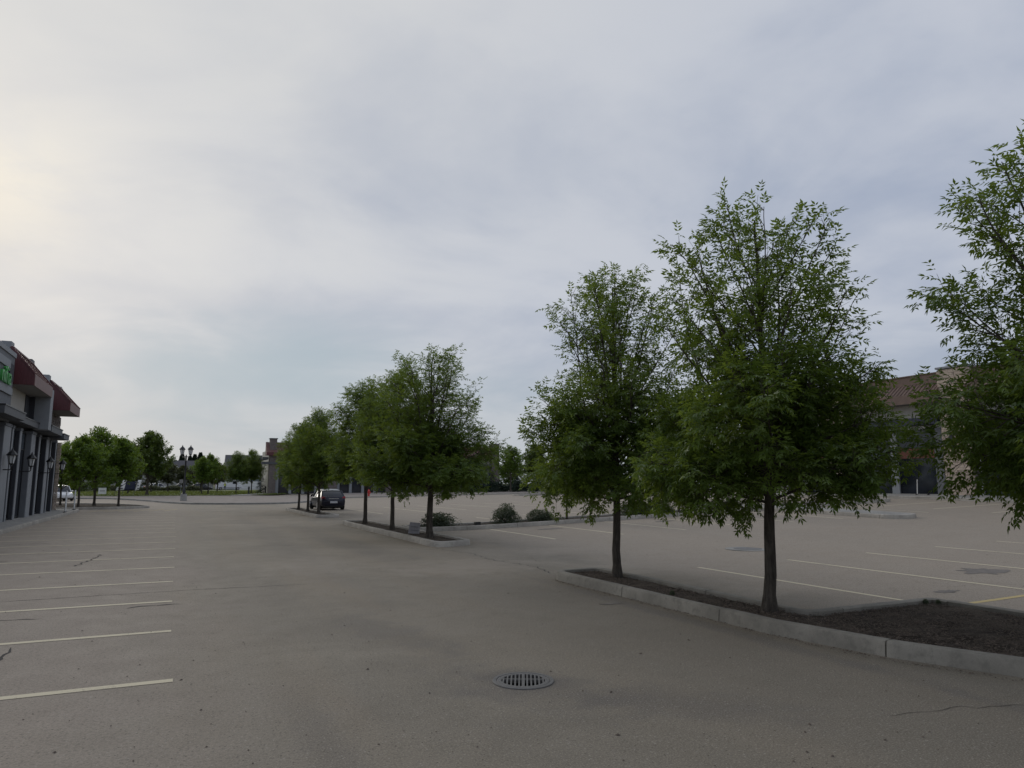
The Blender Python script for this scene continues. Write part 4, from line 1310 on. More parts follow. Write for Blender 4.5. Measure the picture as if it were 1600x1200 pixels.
def mansard(parent, x_wall, x_out, y0, y1, z_eave, z_fas, z_ridge, x_ridge, sgn, mats, rib=0.42, cheek0=True, cheek1=True):
    """pent roof: sloping ribbed top, fascia, soffit and ribbed end cheeks. sgn=+1 faces +X"""
    top, fas, sof, chk = mats
    body = [(x_wall, z_eave), (x_out, z_eave), (x_out, z_fas), (x_ridge, z_ridge), (x_wall, z_ridge)]
    if sgn < 0: body = body[::-1]
    MB().extrude_y(body, y0 + 0.03, y1 - 0.03).build('roof', top, parent)
    MB().box(min(x_wall, x_out - sgn * .02), max(x_wall, x_out - sgn * .02), y0 + .05, y1 - .05, z_eave - 0.03, z_eave - 0.004).build('soffit', sof, parent)
    e = 0.035
    MB().extrude_y([(x_out, z_eave - .04), (x_out + sgn * e, z_eave - .04), (x_out + sgn * e, z_fas + .03), (x_out, z_fas + .03)][::sgn], y0, y1).build('fascia', fas, parent)
    ribs = MB(); y = y0 + 0.2
    while y < y1 - 0.1:
        ribs.bar((x_out + sgn * .0, y, z_fas + .02), (x_ridge, y, z_ridge + .02), 0.05, 0.06); y += rib
    ribs.build('roof_ribs', top, parent, kind='stuff')
    MB().box(min(x_ridge, x_wall) - .06, max(x_ridge, x_wall) + .1, y0, y1, z_ridge + .003, z_ridge + .07).build('ridge_cap', top, parent)
    for yy, on, d in ((y0, cheek0, -1), (y1, cheek1, 1)):
        if not on: continue
        poly = [(x_wall, z_eave - .02), (x_out + sgn * .02, z_eave - .02), (x_out + sgn * .02, z_fas + .04), (x_ridge, z_ridge + .06), (x_wall, z_ridge + .06)]
        if sgn < 0: poly = poly[::-1]
        MB().extrude_y(poly, yy - 0.03 if d < 0 else yy - .028, yy + 0.028 if d < 0 else yy + .03).build('end_cheek', chk, parent)
        rb = MB(); n = 6
        for i in range(n):
            x = x_wall + (x_out - x_wall) * (i + .5) / n
            zt = z_fas + (z_ridge - z_fas) * min(1, max(0, (x - x_out) / (x_ridge - x_out)))
            rb.box(x - .018, x + .018, yy + d * .028 - .02, yy + d * .028 + .02, z_eave, zt - .02)
        rb.build('cheek_ribs', chk, parent, kind='stuff')
        MB().bar((x_out + sgn * .03, yy + d * .03, z_fas + .06), (x_ridge, yy + d * .03, z_ridge + .08), 0.10, 0.07).build('verge_trim', chk, parent)


def storefront(parent, x, y0, y1, z0, z1, sgn, panes, transoms, name='window', frame=None):
    w = MB()
    fr = frame or M_black
    ys = np.linspace(y0, y1, panes + 1)
    for yy in ys: w.box(x - .04, x + .04, yy - .035, yy + .035, z0, z1)
    zs = [z0 + .06] + list(transoms) + [z1 - .04]
    for zz in zs: w.box(x - .035, x + .035, y0, y1, zz - .03, zz + .03)
    win = w.build(name, fr, parent)
    for a, b in zip(ys[:-1], ys[1:]):
        for c, d in zip(zs[:-1], zs[1:]):
            MB().box(x - .008, x + .008, a + .03, b - .03, c + .025, d - .025).build('pane', M_glass if random.random() < .7 else M_glassblue, win)
    return win


def lantern_parts(root, arm=None, z=0.0, x=0.0, y=0.0, s=1.0):
    """lantern hanging point at (x,y,z) = bottom of the lantern body; returns nothing"""
    def L(p, n=8, mat=M_black, name='lantern'):
        return MB().lathe([(r * s, z + h * s) for r, h in p], n, (x, y, 0)).build(name, mat, root, smooth=False)
    L([(0.03, -.12), (0.05, -.10), (0.04, -.04), (0.11, 0.0), (0.12, 0.03)], 8, M_black, 'lantern_base')
    L([(0.105, 0.035), (0.17, 0.40)], 6, M_lampglass, 'lamp_glass')
    cg = MB()
    for i in range(6):
        a = i * math.tau / 6
        cg.bar((x + math.cos(a) * .112 * s, y + math.sin(a) * .112 * s, z + .03 * s), (x + math.cos(a) * .178 * s, y + math.sin(a) * .178 * s, z + .41 * s), .022 * s)
    cg.build('lantern_cage', M_black, root)
    L([(0.24, 0.40), (0.245, 0.43), (0.13, 0.58), (0.07, 0.62), (0.05, 0.66), (0.02, 0.74), (0.004, 0.78)], 8, M_black, 'lantern_cap')


# ------------------------------------------------------------------ grey shops on the left
shop = empty('grey_shop_row', (0, 0, 0), 0, 'charcoal grey shop row with red metal pent roofs along the left sidewalk', 'building')
WX = -7.3
obj_box('wall', M_darkwall, shop, -22, WX - 0.07, 20, 56.0, -0.2, 4.9)
obj_box('upper_wall', M_cream, shop, -22, WX, 20, 55.7, 4.9, 7.0)
obj_box('parapet', M_greywall, shop, -22, WX - .35, 20, 55.9, 7.0, 7.45)
mans = (M_redroof, M_redroof, M_soffit, M_redmetal)
obj_box('sign_wall', M_greywall, shop, WX + .002, -7.0, 20, 38.55, 4.62, 7.55)
obj_box('wall_cap', M_lightgrey, shop, WX - .1, -6.95, 20, 38.60, 7.55, 7.76)
obj_box('roof_pier', M_lightgrey, shop, -7.72, WX - .02, 39.25, 39.9, 7.0, 8.45)
obj_box('roof_pier', M_fascia, shop, -7.66, WX + .0, 44.35, 45.1, 7.0, 8.42)
obj_box('roof_pier', M_lightgrey, shop, -7.66, WX + .02, 49.9, 50.6, 7.0, 8.35)
obj_box('roof_pier', M_lightgrey, shop, -7.62, WX - .05, 55.4, 55.9, 7.0, 8.30)
mansard(shop, WX + .003, -6.30, 39.2, 44.45, 6.46, 6.92, 8.12, WX + .02, 1, mans)
mansard(shop, WX + .003, -6.15, 50.4, 55.1, 6.30, 6.76, 8.02, WX + .02, 1, mans)
obj_box('tower_wall', M_lightgrey, shop, -7.02, -6.33, 44.52, 45.4, 4.72, 6.9)
obj_box('recess_panel', M_darkwall, shop, WX + .004, WX + .04, 43.5, 44.5, 4.9, 6.42)
obj_box('recess_panel', M_darkwall, shop, -7.3, -7.03, 44.49, 45.4, 4.74, 6.42)
obj_box('tower_wall', M_greywall, shop, WX + .004, -6.95, 45.4, 49.8, 4.72, 6.9)
for (y0, y1, xo, z0, z1) in ((34.25, 38.6, -6.40, 4.70, 5.07), (38.9, 44.4, -6.72, 4.74, 5.05), (45.6, 49.7, -6.32, 4.68, 5.05), (49.85, 52.1, -6.25, 4.54, 4.86)):
    MB().box(WX - .2, xo, y0, y1, z0, z1 - .05).build('canopy', M_fascia, shop)
    MB().box(WX - .2, xo + .03, y0 - .03, y1 + .03, z1 - .048, z1).build('canopy_cap', M_black, shop)
stone_face(shop, M_stonegrey, WX, 50.5, 55.6, 4.9, 6.25, 0.14, 0.4, 5, joined=True)
stone_face(shop, M_stone, WX - .2, 55.2, 56.05, 0.15, 4.6, 0.14, 0.3, 6, joined=True)
stone_face(shop, M_stone, 55.98, -7.6, -7.12, 0.15, 4.6, 0.14, 0.3, 7, axis='y', joined=True)
for (y0, y1, xf, m) in ((29.5, 30.1, -7.05, M_lightgrey), (33.0, 33.5, -7.05, M_lightgrey), (38.0, 39.45, -7.05, M_lightgrey), (39.95, 40.25, -7.09, M_lightgrey), (41.7, 42.15, -7.08, M_lightgrey), (44.25, 45.4, -6.99, M_lightgrey),
                        (47.0, 47.45, -7.06, M_lightgrey), (49.3, 50.3, -7.03, M_lightgrey), (51.0, 51.3, -7.06, M_lightgrey), (53.2, 53.5, -7.07, M_lightgrey)):
    pm = M_greywall if y1 - y0 > 1.1 else M_darkwall
    pil = MB().box(WX - .06, xf - .012, y0, y1, 0.12, 4.45).build('pilaster', pm, shop)
    MB().box(xf - .0118, xf + .02, y0 + .01, y1 - .01, 0.13, 4.44).build('front_panel', m, pil)
    MB().box(WX - .06, xf + .05, y0 - .05, y1 + .05, 4.452, 4.58).build('pilaster_cap', M_greywall, shop)
for (y0, y1) in ((30.1, 33.0), (33.5, 38.0), (39.45, 39.95), (40.25, 41.7), (42.15, 44.25), (45.4, 47.0), (47.45, 49.3), (50.3, 51.0), (51.3, 53.2), (53.5, 55.2)):
    storefront(shop, WX + .02, y0, y1, 0.16, 4.5, 1, 2, (2.5, 3.6))
for i, (y, lab) in enumerate(((38.4, 'wall lantern on the nearest slim pilaster under the green sign'), (43.2, 'wall lantern on the widest grey pilaster'), (49.2, 'wall lantern on the pilaster left of the shop row end'), (54.2, 'wall lantern standing out from the stone clad end of the shop row'))):
    ln = empty('wall_lantern', (-7.03, y, 2.75), 0, lab, 'wall lamp', 'wall lanterns on the grey shops')
    MB().tube([(-.35, 0, -.25), (.0, 0, -.25), (.26, 0, -.25), (.30, 0, -.2), (.30, 0, -.05)], .025, 6).build('bracket', M_black, ln, smooth=True)
    lantern_parts(ln, x=.30, z=0.0, s=0.95)
sign = empty('shop_sign', (-6.98, 38.35, 6.55), 0, 'green letter sign on pale backing panels high on the grey wall', 'sign')
MB().box(.0, .05, -4.2, -.05, -.75, -.42).build('backing_panel', M_lightgrey, sign)
MB().box(.0, .05, -4.2, -.9, .38, .72).build('backing_panel', M_lightgrey, sign)
MB().box(.0, .045, -.88, -.12, -.15, .62).build('dark_panel', M_darkwall, sign)


def letters(text, size, depth, mat, parent, loc, rot, spacing=1.0):
    """flat lettering built as solid letters, one part per letter"""
    x = 0.0
    for ch in text:
        cu = bpy.data.curves.new('letter', 'FONT'); cu.body = ch; cu.size = size; cu.extrude = depth; cu.align_x = 'LEFT'
        ob = bpy.data.objects.new('tmp', cu); COL.objects.link(ob)
        dg = bpy.context.evaluated_depsgraph_get(); me = bpy.data.meshes.new_from_object(ob.evaluated_get(dg))
        w = max((v.co.x for v in me.vertices), default=size * .3)
        bpy.data.objects.remove(ob, do_unlink=True)
        me.materials.clear(); me.materials.append(mat)
        o = share('letter', me, parent); m = Matrix.Translation(loc) @ rot @ Matrix.Translation((x, 0, 0))
        o.matrix_local = m
        x += (w + size * 0.07) * spacing


rot_sign = Matrix.Rotation(R(90), 4, 'Z') @ Matrix.Rotation(R(90), 4, 'X')
letters('nifia', 1.05, 0.05, M_greensign, sign, Vector((.12, -2.95, -.40)), rot_sign)

# ------------------------------------------------------------------ stone faced shops on the right
rsh = empty('stone_shop_row', (0, 0, 0), 0, 'brown tile roofed shop row with pale stone piers behind the right trees', 'building')
RX, RB = 43.0, 1.03
obj_box('wall', M_cream, rsh, RX, 62, 4, 41.5, RB - 1.3, RB + 6.3)
obj_box('parapet', M_cream, rsh, RX + .8, 62, 4, 41.5, RB + 6.3, RB + 7.6)
bays = ((5.0, 9.4), (11.2, 16.2), (18.0, 26.5), (28.3, 35.0), (36.8, 41.4))
for (y0, y1) in bays:
    mansard(rsh, RX - .003, RX - .95, y0, y1, RB + 5.92, RB + 6.42, RB + 7.75, RX + .75, -1, (M_brownroof, M_brownroof, M_soffit, M_brownroof), rib=0.27)
    obj_box('lintel_trim', M_trim, rsh, RX - .06, RX - .002, y0, y1, RB + 4.32, RB + 4.48)
    mid = (y0 + y1) / 2
    obj_box('canopy', M_bannerblue, rsh, RX - .75, RX - .004, y0 + .15, y1 - .55, RB + 4.52, RB + 4.98)
    npil = max(1, int((y1 - y0) / 2.3)); cuts = [y0 + .25 + (y1 - y0 - .5) * i / (npil + 0) for i in range(npil + 1)]
    for i, (a, b) in enumerate(zip(cuts[:-1], cuts[1:])):
        obj_box('shop_column', M_lightgrey if i % 2 else M_greywall, rsh, RX - .22, RX - .003, a + .02, a + .55, RB + .0, RB + 4.3)
        storefront(rsh, RX - .07, a + .57, b, RB + .05, RB + 4.28, -1, 1, (RB + 2.2, RB + 3.1))
        if (i == 0 and y0 > 28) or (y0 < 20 and i == 1): MB().extrude_y([(RX - .10, RB + 2.45), (RX - .10, RB + 3.1), (RX - .16, RB + 3.1), (RX - .20, RB + 2.45)], a + .6, b - .03).build('red_blind', M_awn, rsh)
    for yy in (y0 - .0, y1 - .16): obj_box('door_trim', M_trim, rsh, RX - .12, RX - .003, yy, yy + .16, RB, RB + 4.3)
for i, (y0, y1) in enumerate(((9.4, 11.2), (16.2, 18.0), (26.5, 28.3), (35.0, 36.8))):
    obj_box('pier', M_mortar, rsh, RX - .55, RX + 1.2, y0 + .05, y1 - .05, RB - .6, RB + 7.85)
    stone_face(rsh, M_stone, RX - .55, y0 + .03, y1 - .03, RB + .02, RB + 7.8, 0.155 if i == 2 else .2, 0.46, 30 + i, 0.05, sgn=-1, joined=(i != 2))
    for dy, s_ in ((y0 + .05, -1), (y1 - .05, 1)):
        stone_face(rsh, M_stone, dy, RX - .58, RX + 1.15, RB + 4.5, RB + 7.8, .2, .46, 60 + i, 0.04, axis='y', sgn=s_, joined=True)
    obj_box('pier_cap', M_lightgrey, rsh, RX - .68, RX + 1.25, y0 - .04, y1 + .04, RB + 7.86, RB + 7.98)
    ln = empty('wall_lantern', (RX - .62, (y0 + y1) / 2 + .1, RB + 3.0), 0, ['black lantern on the stone pier farthest to the right out of frame', 'black lantern on the second stone pier beyond the right frame edge', 'black lantern on the visible pale stone pier', 'black lantern on the stone pier hidden behind the largest ash'][i], 'wall lamp', 'wall lanterns on the stone shops')
    MB().tube([(.05, 0, -.2), (-.25, 0, -.2), (-.3, 0, -.12)], .03, 6).build('bracket', M_black, ln, smooth=True)
    lantern_parts(ln, x=-.3, z=0, s=1.15)
fw2 = link_mesh('front_sidewalk', drape([(39.2, 2), (43.2, 2), (43.2, 44), (39.2, 44)], 0.13, 2.0, 0, 15), M_walk, None, 'structure')
kerb([(39.2, 44), (39.2, 2)], fw2, closed=False, seg=3.0, step=1.0)

# scooter leaning by the column
sc = empty('kick_scooter', (41.6, 29.3, 1.06), R(75), 'white kick scooter parked on the walk before the grey shop column', 'scooter')
MB().box(-.45, .35, -.07, .07, .09, .13).build('deck', M_black, sc, bevel=.01)
MB().bar((.42, 0, .12), (.34, 0, 1.08), .035).build('stem', M_white, sc)
MB().tube([(.34, -.24, 1.1), (.34, 0, 1.1), (.34, .24, 1.1)], .02, 8).build('handlebar', M_black, sc, smooth=True)
for xx in (-.5, .47): MB().lathe([(.05, -.025), (.1, -.025), (.1, .025), (.05, .025)], 14, (xx, 0, .10), 'y').build('wheel', M_rubber, sc, smooth=True)

# ------------------------------------------------------------------ far red roofed shops
fsh = empty('red_roof_shop', (0, 0, 0), 0, 'distant shop block with dark red pent roof behind the ash row', 'building')
FB = .35


def far_shop():
    Y0 = 110.0
    obj_box('wall', M_cream, fsh, 12.6, 48.4, Y0, Y0 + 14, FB - .6, FB + 6.6)
    x = 12.4; i = 0
    piers = []
    while x < 48.6:
        piers.append(x); x += 8.95
    for x in piers:
        obj_box('pier', M_mortar, fsh, x - .7 + (.45 if x < 13 else 0), x + .7, Y0 - .55, Y0 + .6, FB - .4, FB + 8.0)
        stone_face(fsh, M_stonegrey, Y0 - .55, x - .7 + (.45 if x < 13 else 0), x + .7, FB, FB + 7.95, .3, .6, int(x), .05, axis='y', sgn=-1, joined=True)
        obj_box('pier_cap', M_fascia, fsh, x - .8 + (.45 if x < 13 else 0), x + .8, Y0 - .68, Y0 + .7, FB + 8.0, FB + 8.12)
    for a, b in zip(piers[:-1], piers[1:]):
        a = a - .75 if a < 13 else a + .72
        b -= .72
        body = [(Y0 - 1.1, FB + 5.6), (Y0 - 1.1, FB + 6.0), (Y0 + .8, FB + 7.6), (Y0 + .8, FB + 5.6)]
        mb = MB(); n = len(body)
        mb.v = [(a, p[0], p[1]) for p in body] + [(b, p[0], p[1]) for p in body]
        mb.f = [tuple(range(n)), tuple(reversed(range(n, 2 * n)))] + [(k, (k + 1) % n, n + (k + 1) % n, n + k) for k in range(n)]
        mb.build('roof', M_redroof, fsh)
        obj_box('fascia', M_redmetal, fsh, a, b, Y0 - 1.14, Y0 - 1.104, FB + 5.56, FB + 6.04)
        rb = MB(); xx = a + .2
        while xx < b: rb.bar((xx, Y0 - 1.1, FB + 6.02), (xx, Y0 + .8, FB + 7.62), .06, .06); xx += .5
        rb.build('roof_ribs', M_redroof, fsh, kind='stuff')
        obj_box('canopy', M_fascia, fsh, a + (.1 if a > 13 else -.6), b - .1, Y0 - .8, Y0 - .004, FB + 4.3, FB + 4.65)
        k = 4
        a = max(a, 13.15)
        for q in range(k):
            u0 = a + (b - a) * q / k; u1 = a + (b - a) * (q + 1) / k
            obj_box('shop_column', M_lightgrey, fsh, u0, u0 + .4, Y0 - .25, Y0 - .004, FB, FB + 4.25)
            w = obj_box('window', M_black, fsh, u0 + .42, u1 - .02, Y0 - .06, Y0 - .003, FB, FB + 4.2)
            obj_box('pane', M_glass, w, u0 + .5, u1 - .1, Y0 - .075, Y0 - .062, FB + .1, FB + 2.3)
            obj_box('pane', M_glassblue, w, u0 + .5, u1 - .1, Y0 - .075, Y0 - .062, FB + 2.4, FB + 4.1)
    # sign of the left return wall
    obj_box('side_canopy', M_fascia, fsh, 11.2, 12.0, Y0 - .5, Y0 + 4, FB + 5.0, FB + 5.35)


far_shop()

# ------------------------------------------------------------------ houses beyond the lawn


def gable_roof(mb, x0, x1, y0, y1, z0, zr, axis='x', over=.4):
    x0 -= over; x1 += over; y0 -= over; y1 += over; t = .18
    if axis == 'x':      # ridge along x
        ym = (y0 + y1) / 2
        vs = [(x0, y0, z0), (x1, y0, z0), (x1, y1, z0), (x0, y1, z0), (x0, ym, zr), (x1, ym, zr)]
        fs = [(0, 1, 5, 4), (2, 3, 4, 5), (0, 4, 3), (1, 2, 5), (0, 3, 2, 1)]
    else:
        xm = (x0 + x1) / 2
        vs = [(x0, y0, z0), (x1, y0, z0), (x1, y1, z0), (x0, y1, z0), (xm, y0, zr), (xm, y1, zr)]
        fs = [(0, 4, 5, 3), (1, 2, 5, 4), (0, 1, 4), (2, 3, 5), (0, 3, 2, 1)]
    mb.add(vs, fs)


def hwindow(parent, x, y, z, w, h):
    f = MB()
    for a in (-1, 1): f.box(x + a * w / 2 - .06, x + a * w / 2 + .06, y - .06, y - .002, z - .06, z + h + .06)
    for zz in (z, z + h): f.box(x - w / 2 - .06, x + w / 2 + .06, y - .065, y - .003, zz - .06, zz + .06)
    f.box(x - .03, x + .03, y - .055, y - .004, z, z + h)
    win = f.build('window', M_trim, parent)
    obj_box('pane', M_glassblue, win, x - w / 2 + .06, x + w / 2 - .06, y - .03, y - .01, z + .06, z + h - .06)
    return win


def house(name, x0, x1, y0, depth, eave, ridge, mat, label, axis='x', gable=None, garage=None, chimney=None, base=0.1):
    root = empty(name, ((x0 + x1) / 2, y0, base), 0, label, 'house', 'houses beyond the lawn'); cx = (x0 + x1) / 2
    a, b = x0 - cx, x1 - cx
    MB().box(a, b, 0, depth, -.5, eave).build('wall', mat, root)
    m = MB(); gable_roof(m, a, b, 0, depth, eave - .02, ridge, axis); rf = m.build('roof', M_shingle, root)
    if axis == 'x': MB().box(a - .42, b + .42, -.46, -.41, eave - .14, eave + .06).build('eaves_board', M_trim, root)
    if gable:
        g0, g1, gp, gr = gable; g0 -= cx; g1 -= cx
        MB().box(g0, g1, -gp, -.002, -.5, eave).build('gable_wall', mat, root)
        xm = (g0 + g1) / 2
        mb = MB(); mb.add([(g0, -gp, eave), (g1, -gp, eave), (xm, -gp, gr - .25), (g0, -gp + .15, eave), (g1, -gp + .15, eave), (xm, -gp + .15, gr - .25)], [(0, 1, 2), (3, 5, 4), (0, 3, 4, 1), (1, 4, 5, 2), (2, 5, 3, 0)])
        mb.build('gable_end', M_siding, root)
        m = MB()
        for s in (-1, 1):
            e = g0 - .4 if s < 0 else g1 + .4
            zl = eave - .35
            m.add([(e, -gp - .35, zl), (xm, -gp - .35, gr), (xm, depth * .5, gr), (e, depth * .5, zl), (e, -gp - .35, zl - .12), (xm, -gp - .35, gr - .12), (xm, depth * .5, gr - .12), (e, depth * .5, zl - .12)],
                  [(0, 1, 2, 3), (4, 7, 6, 5), (0, 4, 5, 1), (2, 6, 7, 3), (0, 3, 7, 4)])
            MB().bar((e, -gp - .39, zl - .06), (xm, -gp - .39, gr - .06), .08, .28).build('barge_board', M_trim, root)
        m.build('gable_roof', M_shingle, root)
        hwindow(root, xm, -gp, max(.9, eave - 1.9), 1.3, 1.2)
    if garage:
        q0, q1, qp, qe, qr = garage; q0 -= cx; q1 -= cx; xm = (q0 + q1) / 2
        MB().box(q0, q1, -qp, -.003, -.5, qe).build('garage_wall', mat, root)
        mb = MB(); mb.add([(q0, -qp, qe), (q1, -qp, qe), (xm, -qp, qr - .2), (q0, -qp + .15, qe), (q1, -qp + .15, qe), (xm, -qp + .15, qr - .2)], [(0, 1, 2), (3, 5, 4), (0, 3, 4, 1), (1, 4, 5, 2), (2, 5, 3, 0)])
        mb.build('gable_end', M_cream, root)
        m = MB()
        for s in (-1, 1):
            e = q0 - .4 if s < 0 else q1 + .4; zl = qe - .3
            m.add([(e, -qp - .35, zl), (xm, -qp - .35, qr), (xm, 0, qr), (e, 0, zl), (e, -qp - .35, zl - .12), (xm, -qp - .35, qr - .12), (xm, 0, qr - .12), (e, 0, zl - .12)], [(0, 1, 2, 3), (4, 7, 6, 5), (0, 4, 5, 1), (2, 6, 7, 3), (0, 3, 7, 4)])
            MB().bar((e, -qp - .39, zl - .06), (xm, -qp - .39, qr - .06), .08, .28).build('barge_board', M_trim, root)
        m.build('garage_roof', M_shingle, root)
        dr = MB().box(q0 + .5, q1 - .5, -qp - .05, -qp - .002, -.3, 2.3).build('garage_door', M_trim, root)
        for i in range(3): MB().box(q0 + .55, q1 - .55, -qp - .06, -qp - .052, .35 + i * .65, .38 + i * .65).build('door_groove', M_fascia, dr)
    for i in range(max(1, int((b - a) / 3.6))):
        hwindow(root, a + 1.6 + i * 3.4, 0, eave - 1.9, 1.1, 1.25)
        if eave > 4.5: hwindow(root, a + 1.6 + i * 3.4, 0, eave - 4.6, 1.3, 1.3)
    if chimney is not None:
        MB().box(chimney - cx - .5, chimney - cx + .5, depth * .42, depth * .42 + .8, ridge - 1.6, ridge + .9).build('chimney', M_siding, rf)
    MB().lathe([(.08, 0), (.08, .6)], 8, (a + (b - a) * .3, depth * .4, ridge - .7)).build('vent_pipe', M_trim, rf)
    return root


house('suburban_house', -10.6, 9.6, 222, 10, 5.1, 8.3, M_siding, 'pale house with grey shingle roof and front gable behind the street lamp', gable=(-5.4, 1.9, 2.4, 7.5), chimney=6.4)
house('suburban_house', 12.4, 26.0, 210, 10, 5.6, 9.7, M_sidingb, 'blue grey two storey house with garage gable behind the white van', garage=(14.0, 21.6, 5.0, 2.9, 5.2), chimney=18.6)
house('suburban_house', 29.0, 43.5, 214, 10, 3.6, 6.9, M_siding, 'low grey roofed house half hidden behind the small spruce', gable=(29.6, 36.2, 2.2, 6.0))
house('suburban_house', -50.0, -35.0, 206, 10, 5.8, 10.2, M_sidingb, 'grey roofed house rising behind the leftmost maple', gable=(-44.0, -37.5, 2.2, 8.6))
house('suburban_house', -32.0, -15.0, 222, 10, 5.0, 8.2, M_siding, 'pale house hidden behind the big elm')

# ------------------------------------------------------------------ vehicles


def car(name, loc, rz, paint, label, length=4.45, width=1.80, height=1.46, cat='car', hatch=True, group=None):
    """local +Y is the nose; origin on the ground at the middle"""
    root = empty(name, loc, rz, label, cat, group)
    hl, hw = length / 2, width / 2
    # lower body: stations nose..tail (y, halfwidth factor, z low, z deck)
    st = [(-hl, .80, .42, .80), (-hl + .07, .90, .30, .92), (-hl + .35, .97, .24, .99), (-hl + .9, 1.0, .22, 1.00), (-.4, 1.0, .20, .97), (.5, 1.0, .20, .94), (hl - 1.25, .99, .21, .92), (hl - .6, .95, .23, .82), (hl - .15, .84, .28, .68), (hl, .70, .36, .56)]
    mb = MB()
    for y, w, zl, zd in st:
        W = hw * w; zm = zl + (zd - zl) * .55
        ring = [(-W * .88, zl), (-W * .985, zl + .10), (-W, zm), (-W * .965, zd - .07), (-W * .88, zd), (-W * .45, zd + .025), (0, zd + .035), (W * .45, zd + .025), (W * .88, zd), (W * .965, zd - .07), (W, zm), (W * .985, zl + .10), (W * .88, zl)]
        for x, z in ring: mb.v.append((x, y, z))
    k = 13
    for i in range(len(st) - 1):
        for j in range(k):
            a = i * k + j; b = i * k + (j + 1) % k; mb.f.append((a, b, b + k, a + k))
    mb.f.append(tuple(range(k))); mb.f.append(tuple((len(st) - 1) * k + j for j in reversed(range(k))))
    mb.build('body', paint, root, smooth=True)
    # glasshouse
    rear = -hl + (.28 if hatch else .85)
    gs = [(rear, .80, .97), (rear + (.42 if hatch else .7), .72, height - .12), (-.55, .70, height - .015), (.15, .70, height - .03), (.55, .70, height - .12), (hl - 1.15, .80, .93)]
    g = MB()
    for y, w, z in gs:
        wb = hw * .93 if y not in (gs[0][0], gs[-1][0]) else hw * .86
        zb = .93
        g.v += [(-wb, y, zb), (-hw * w, y, z), (0, y, z + .025), (hw * w, y, z), (wb, y, zb)]
    for i in range(len(gs) - 1):
        for j in range(4):
            a = i * 5 + j; g.f.append((a, a + 1, a + 6, a + 5))
    g.build('windows', M_glass, root, smooth=True)
    r = MB()
    for y, w, z in gs[1:5]:
        r.v += [(-hw * w * 1.01, y, z - .02), (-hw * w * .93, y, z + .022), (0, y, z + .045), (hw * w * .93, y, z + .022), (hw * w * 1.01, y, z - .02)]
    for i in range(3):
        for j in range(4): a = i * 5 + j; r.f.append((a, a + 1, a + 6, a + 5))
    r.build('roof', paint, root, smooth=True)
    for s in (-1, 1):
        p = MB()
        p.bar((s * hw * .86, gs[0][0] + .02, .95), (s * hw * .735, gs[1][0], height - .11), .09, .05)
        p.bar((s * hw * .87, gs[-1][0] - .02, .94), (s * hw * .72, gs[4][0], height - .11), .07, .05)
        p.bar((s * hw * .94, -.15, .93), (s * hw * .715, -.15, height - .03), .09, .04)
        p.bar((s * hw * .94, -1.15, .95), (s * hw * .72, -1.05, height - .07), .13, .04)
        p.build('pillars', paint, root)
        m = MB().lathe([(.02, -.09), (.08, -.07), (.085, .05), (.04, .09)], 8, (s * (hw + .10), .62, 1.0), 'y'); m.build('mirror', paint, root, smooth=True)
        tl = MB(); x0, x1 = s * hw * .62, s * hw * .93
        tl.add([(x0, -hl - .005, .80), (x1, -hl + .10, .78), (x1 + s * .035, -hl + .34, .86), (x1, -hl + .30, .97), (x1 - s * .03, -hl + .08, .985), (x0 + s * .10, -hl + .0, .94),
                (x0, -hl + .1, .80), (x1, -hl + .3, .80), (x0 + s * .10, -hl + .2, .94)], [(0, 1, 4, 5), (1, 2, 3, 4), (0, 5, 8, 6), (4, 3, 8, 5), (0, 6, 7, 1), (1, 7, 2)])
        tl.build('tail_light', M_taillight, root)
        MB().box(min(s * hw * .55, s * hw * .82), max(s * hw * .55, s * hw * .82), hl - .22, hl - .06, .60, .72).build('headlight', M_lampglass, root, bevel=.03)
        MB().box(s * (hw + .003) - .012, s * (hw + .003) + .012, -.35, -.17, .86, .89).build('door_handle', paint, root)
    for x in (-1, 1):
        for y in (-hl + .82, hl - .88):
            ty = MB().lathe([(.20, -.10), (.29, -.105), (.315, -.07), (.315, .07), (.29, .105), (.20, .10)], 20, (x * (hw - .10), y, .315), 'x').build('wheel', M_rubber, root, smooth=True)
            MB().lathe([(.03, 0), (.19, .03), (.205, .0), (.205, -.12)], 14, (x * (hw - .10) + (.075 if x > 0 else -.075), y, .315), 'x').build('rim', M_rim, ty, smooth=True)
    MB().box(-.26, .26, -hl - .02, -hl + .03, .50, .64).build('licence_plate', M_plate, root)
    MB().box(-hw * .78, hw * .78, -hl + .02, -hl + .3, .20, .34).build('bumper_trim', M_rubber, root, bevel=.03)
    MB().box(-.35, .35, -hl - .012, -hl + .05, .80, .83).build('boot_trim', M_chrome, root)
    MB().box(-hw * .86, hw * .86, -hl + .5, hl - .5, .13, .30).build('underbody', M_rubber, root)
    return root


car('parked_car', (10.12, 53.75, h1(10.1, 53)), R(2), M_carblue, 'dark blue hatchback parked nose away beside the farthest island', length=4.4, width=1.82, height=1.47)
car('parked_car', (-11.0, 88.0, h1(-11, 88) + .0), R(200), M_carwhite, 'white car half hidden behind the left maples', 4.6, 1.85, 1.62)
for i, (x, y, p, lab) in enumerate(((-8.4, 176.0, M_carsilver, 'silver car on the far road behind the elm trunk'), (-3.4, 176.0, M_carwhite, 'white car on the far road right of the elm trunk'), (0.9, 176.5, M_carsilver, 'silver car on the far road behind the street lamp'), (5.2, 176.0, M_carblack, 'black car on the far road behind the small tree pair'))):
    car('parked_car', (x, y, h1(x, y) + .04), R(-90 if i % 2 else 90), p, lab, 4.6, 1.85, 1.6, group='cars parked along the far road')


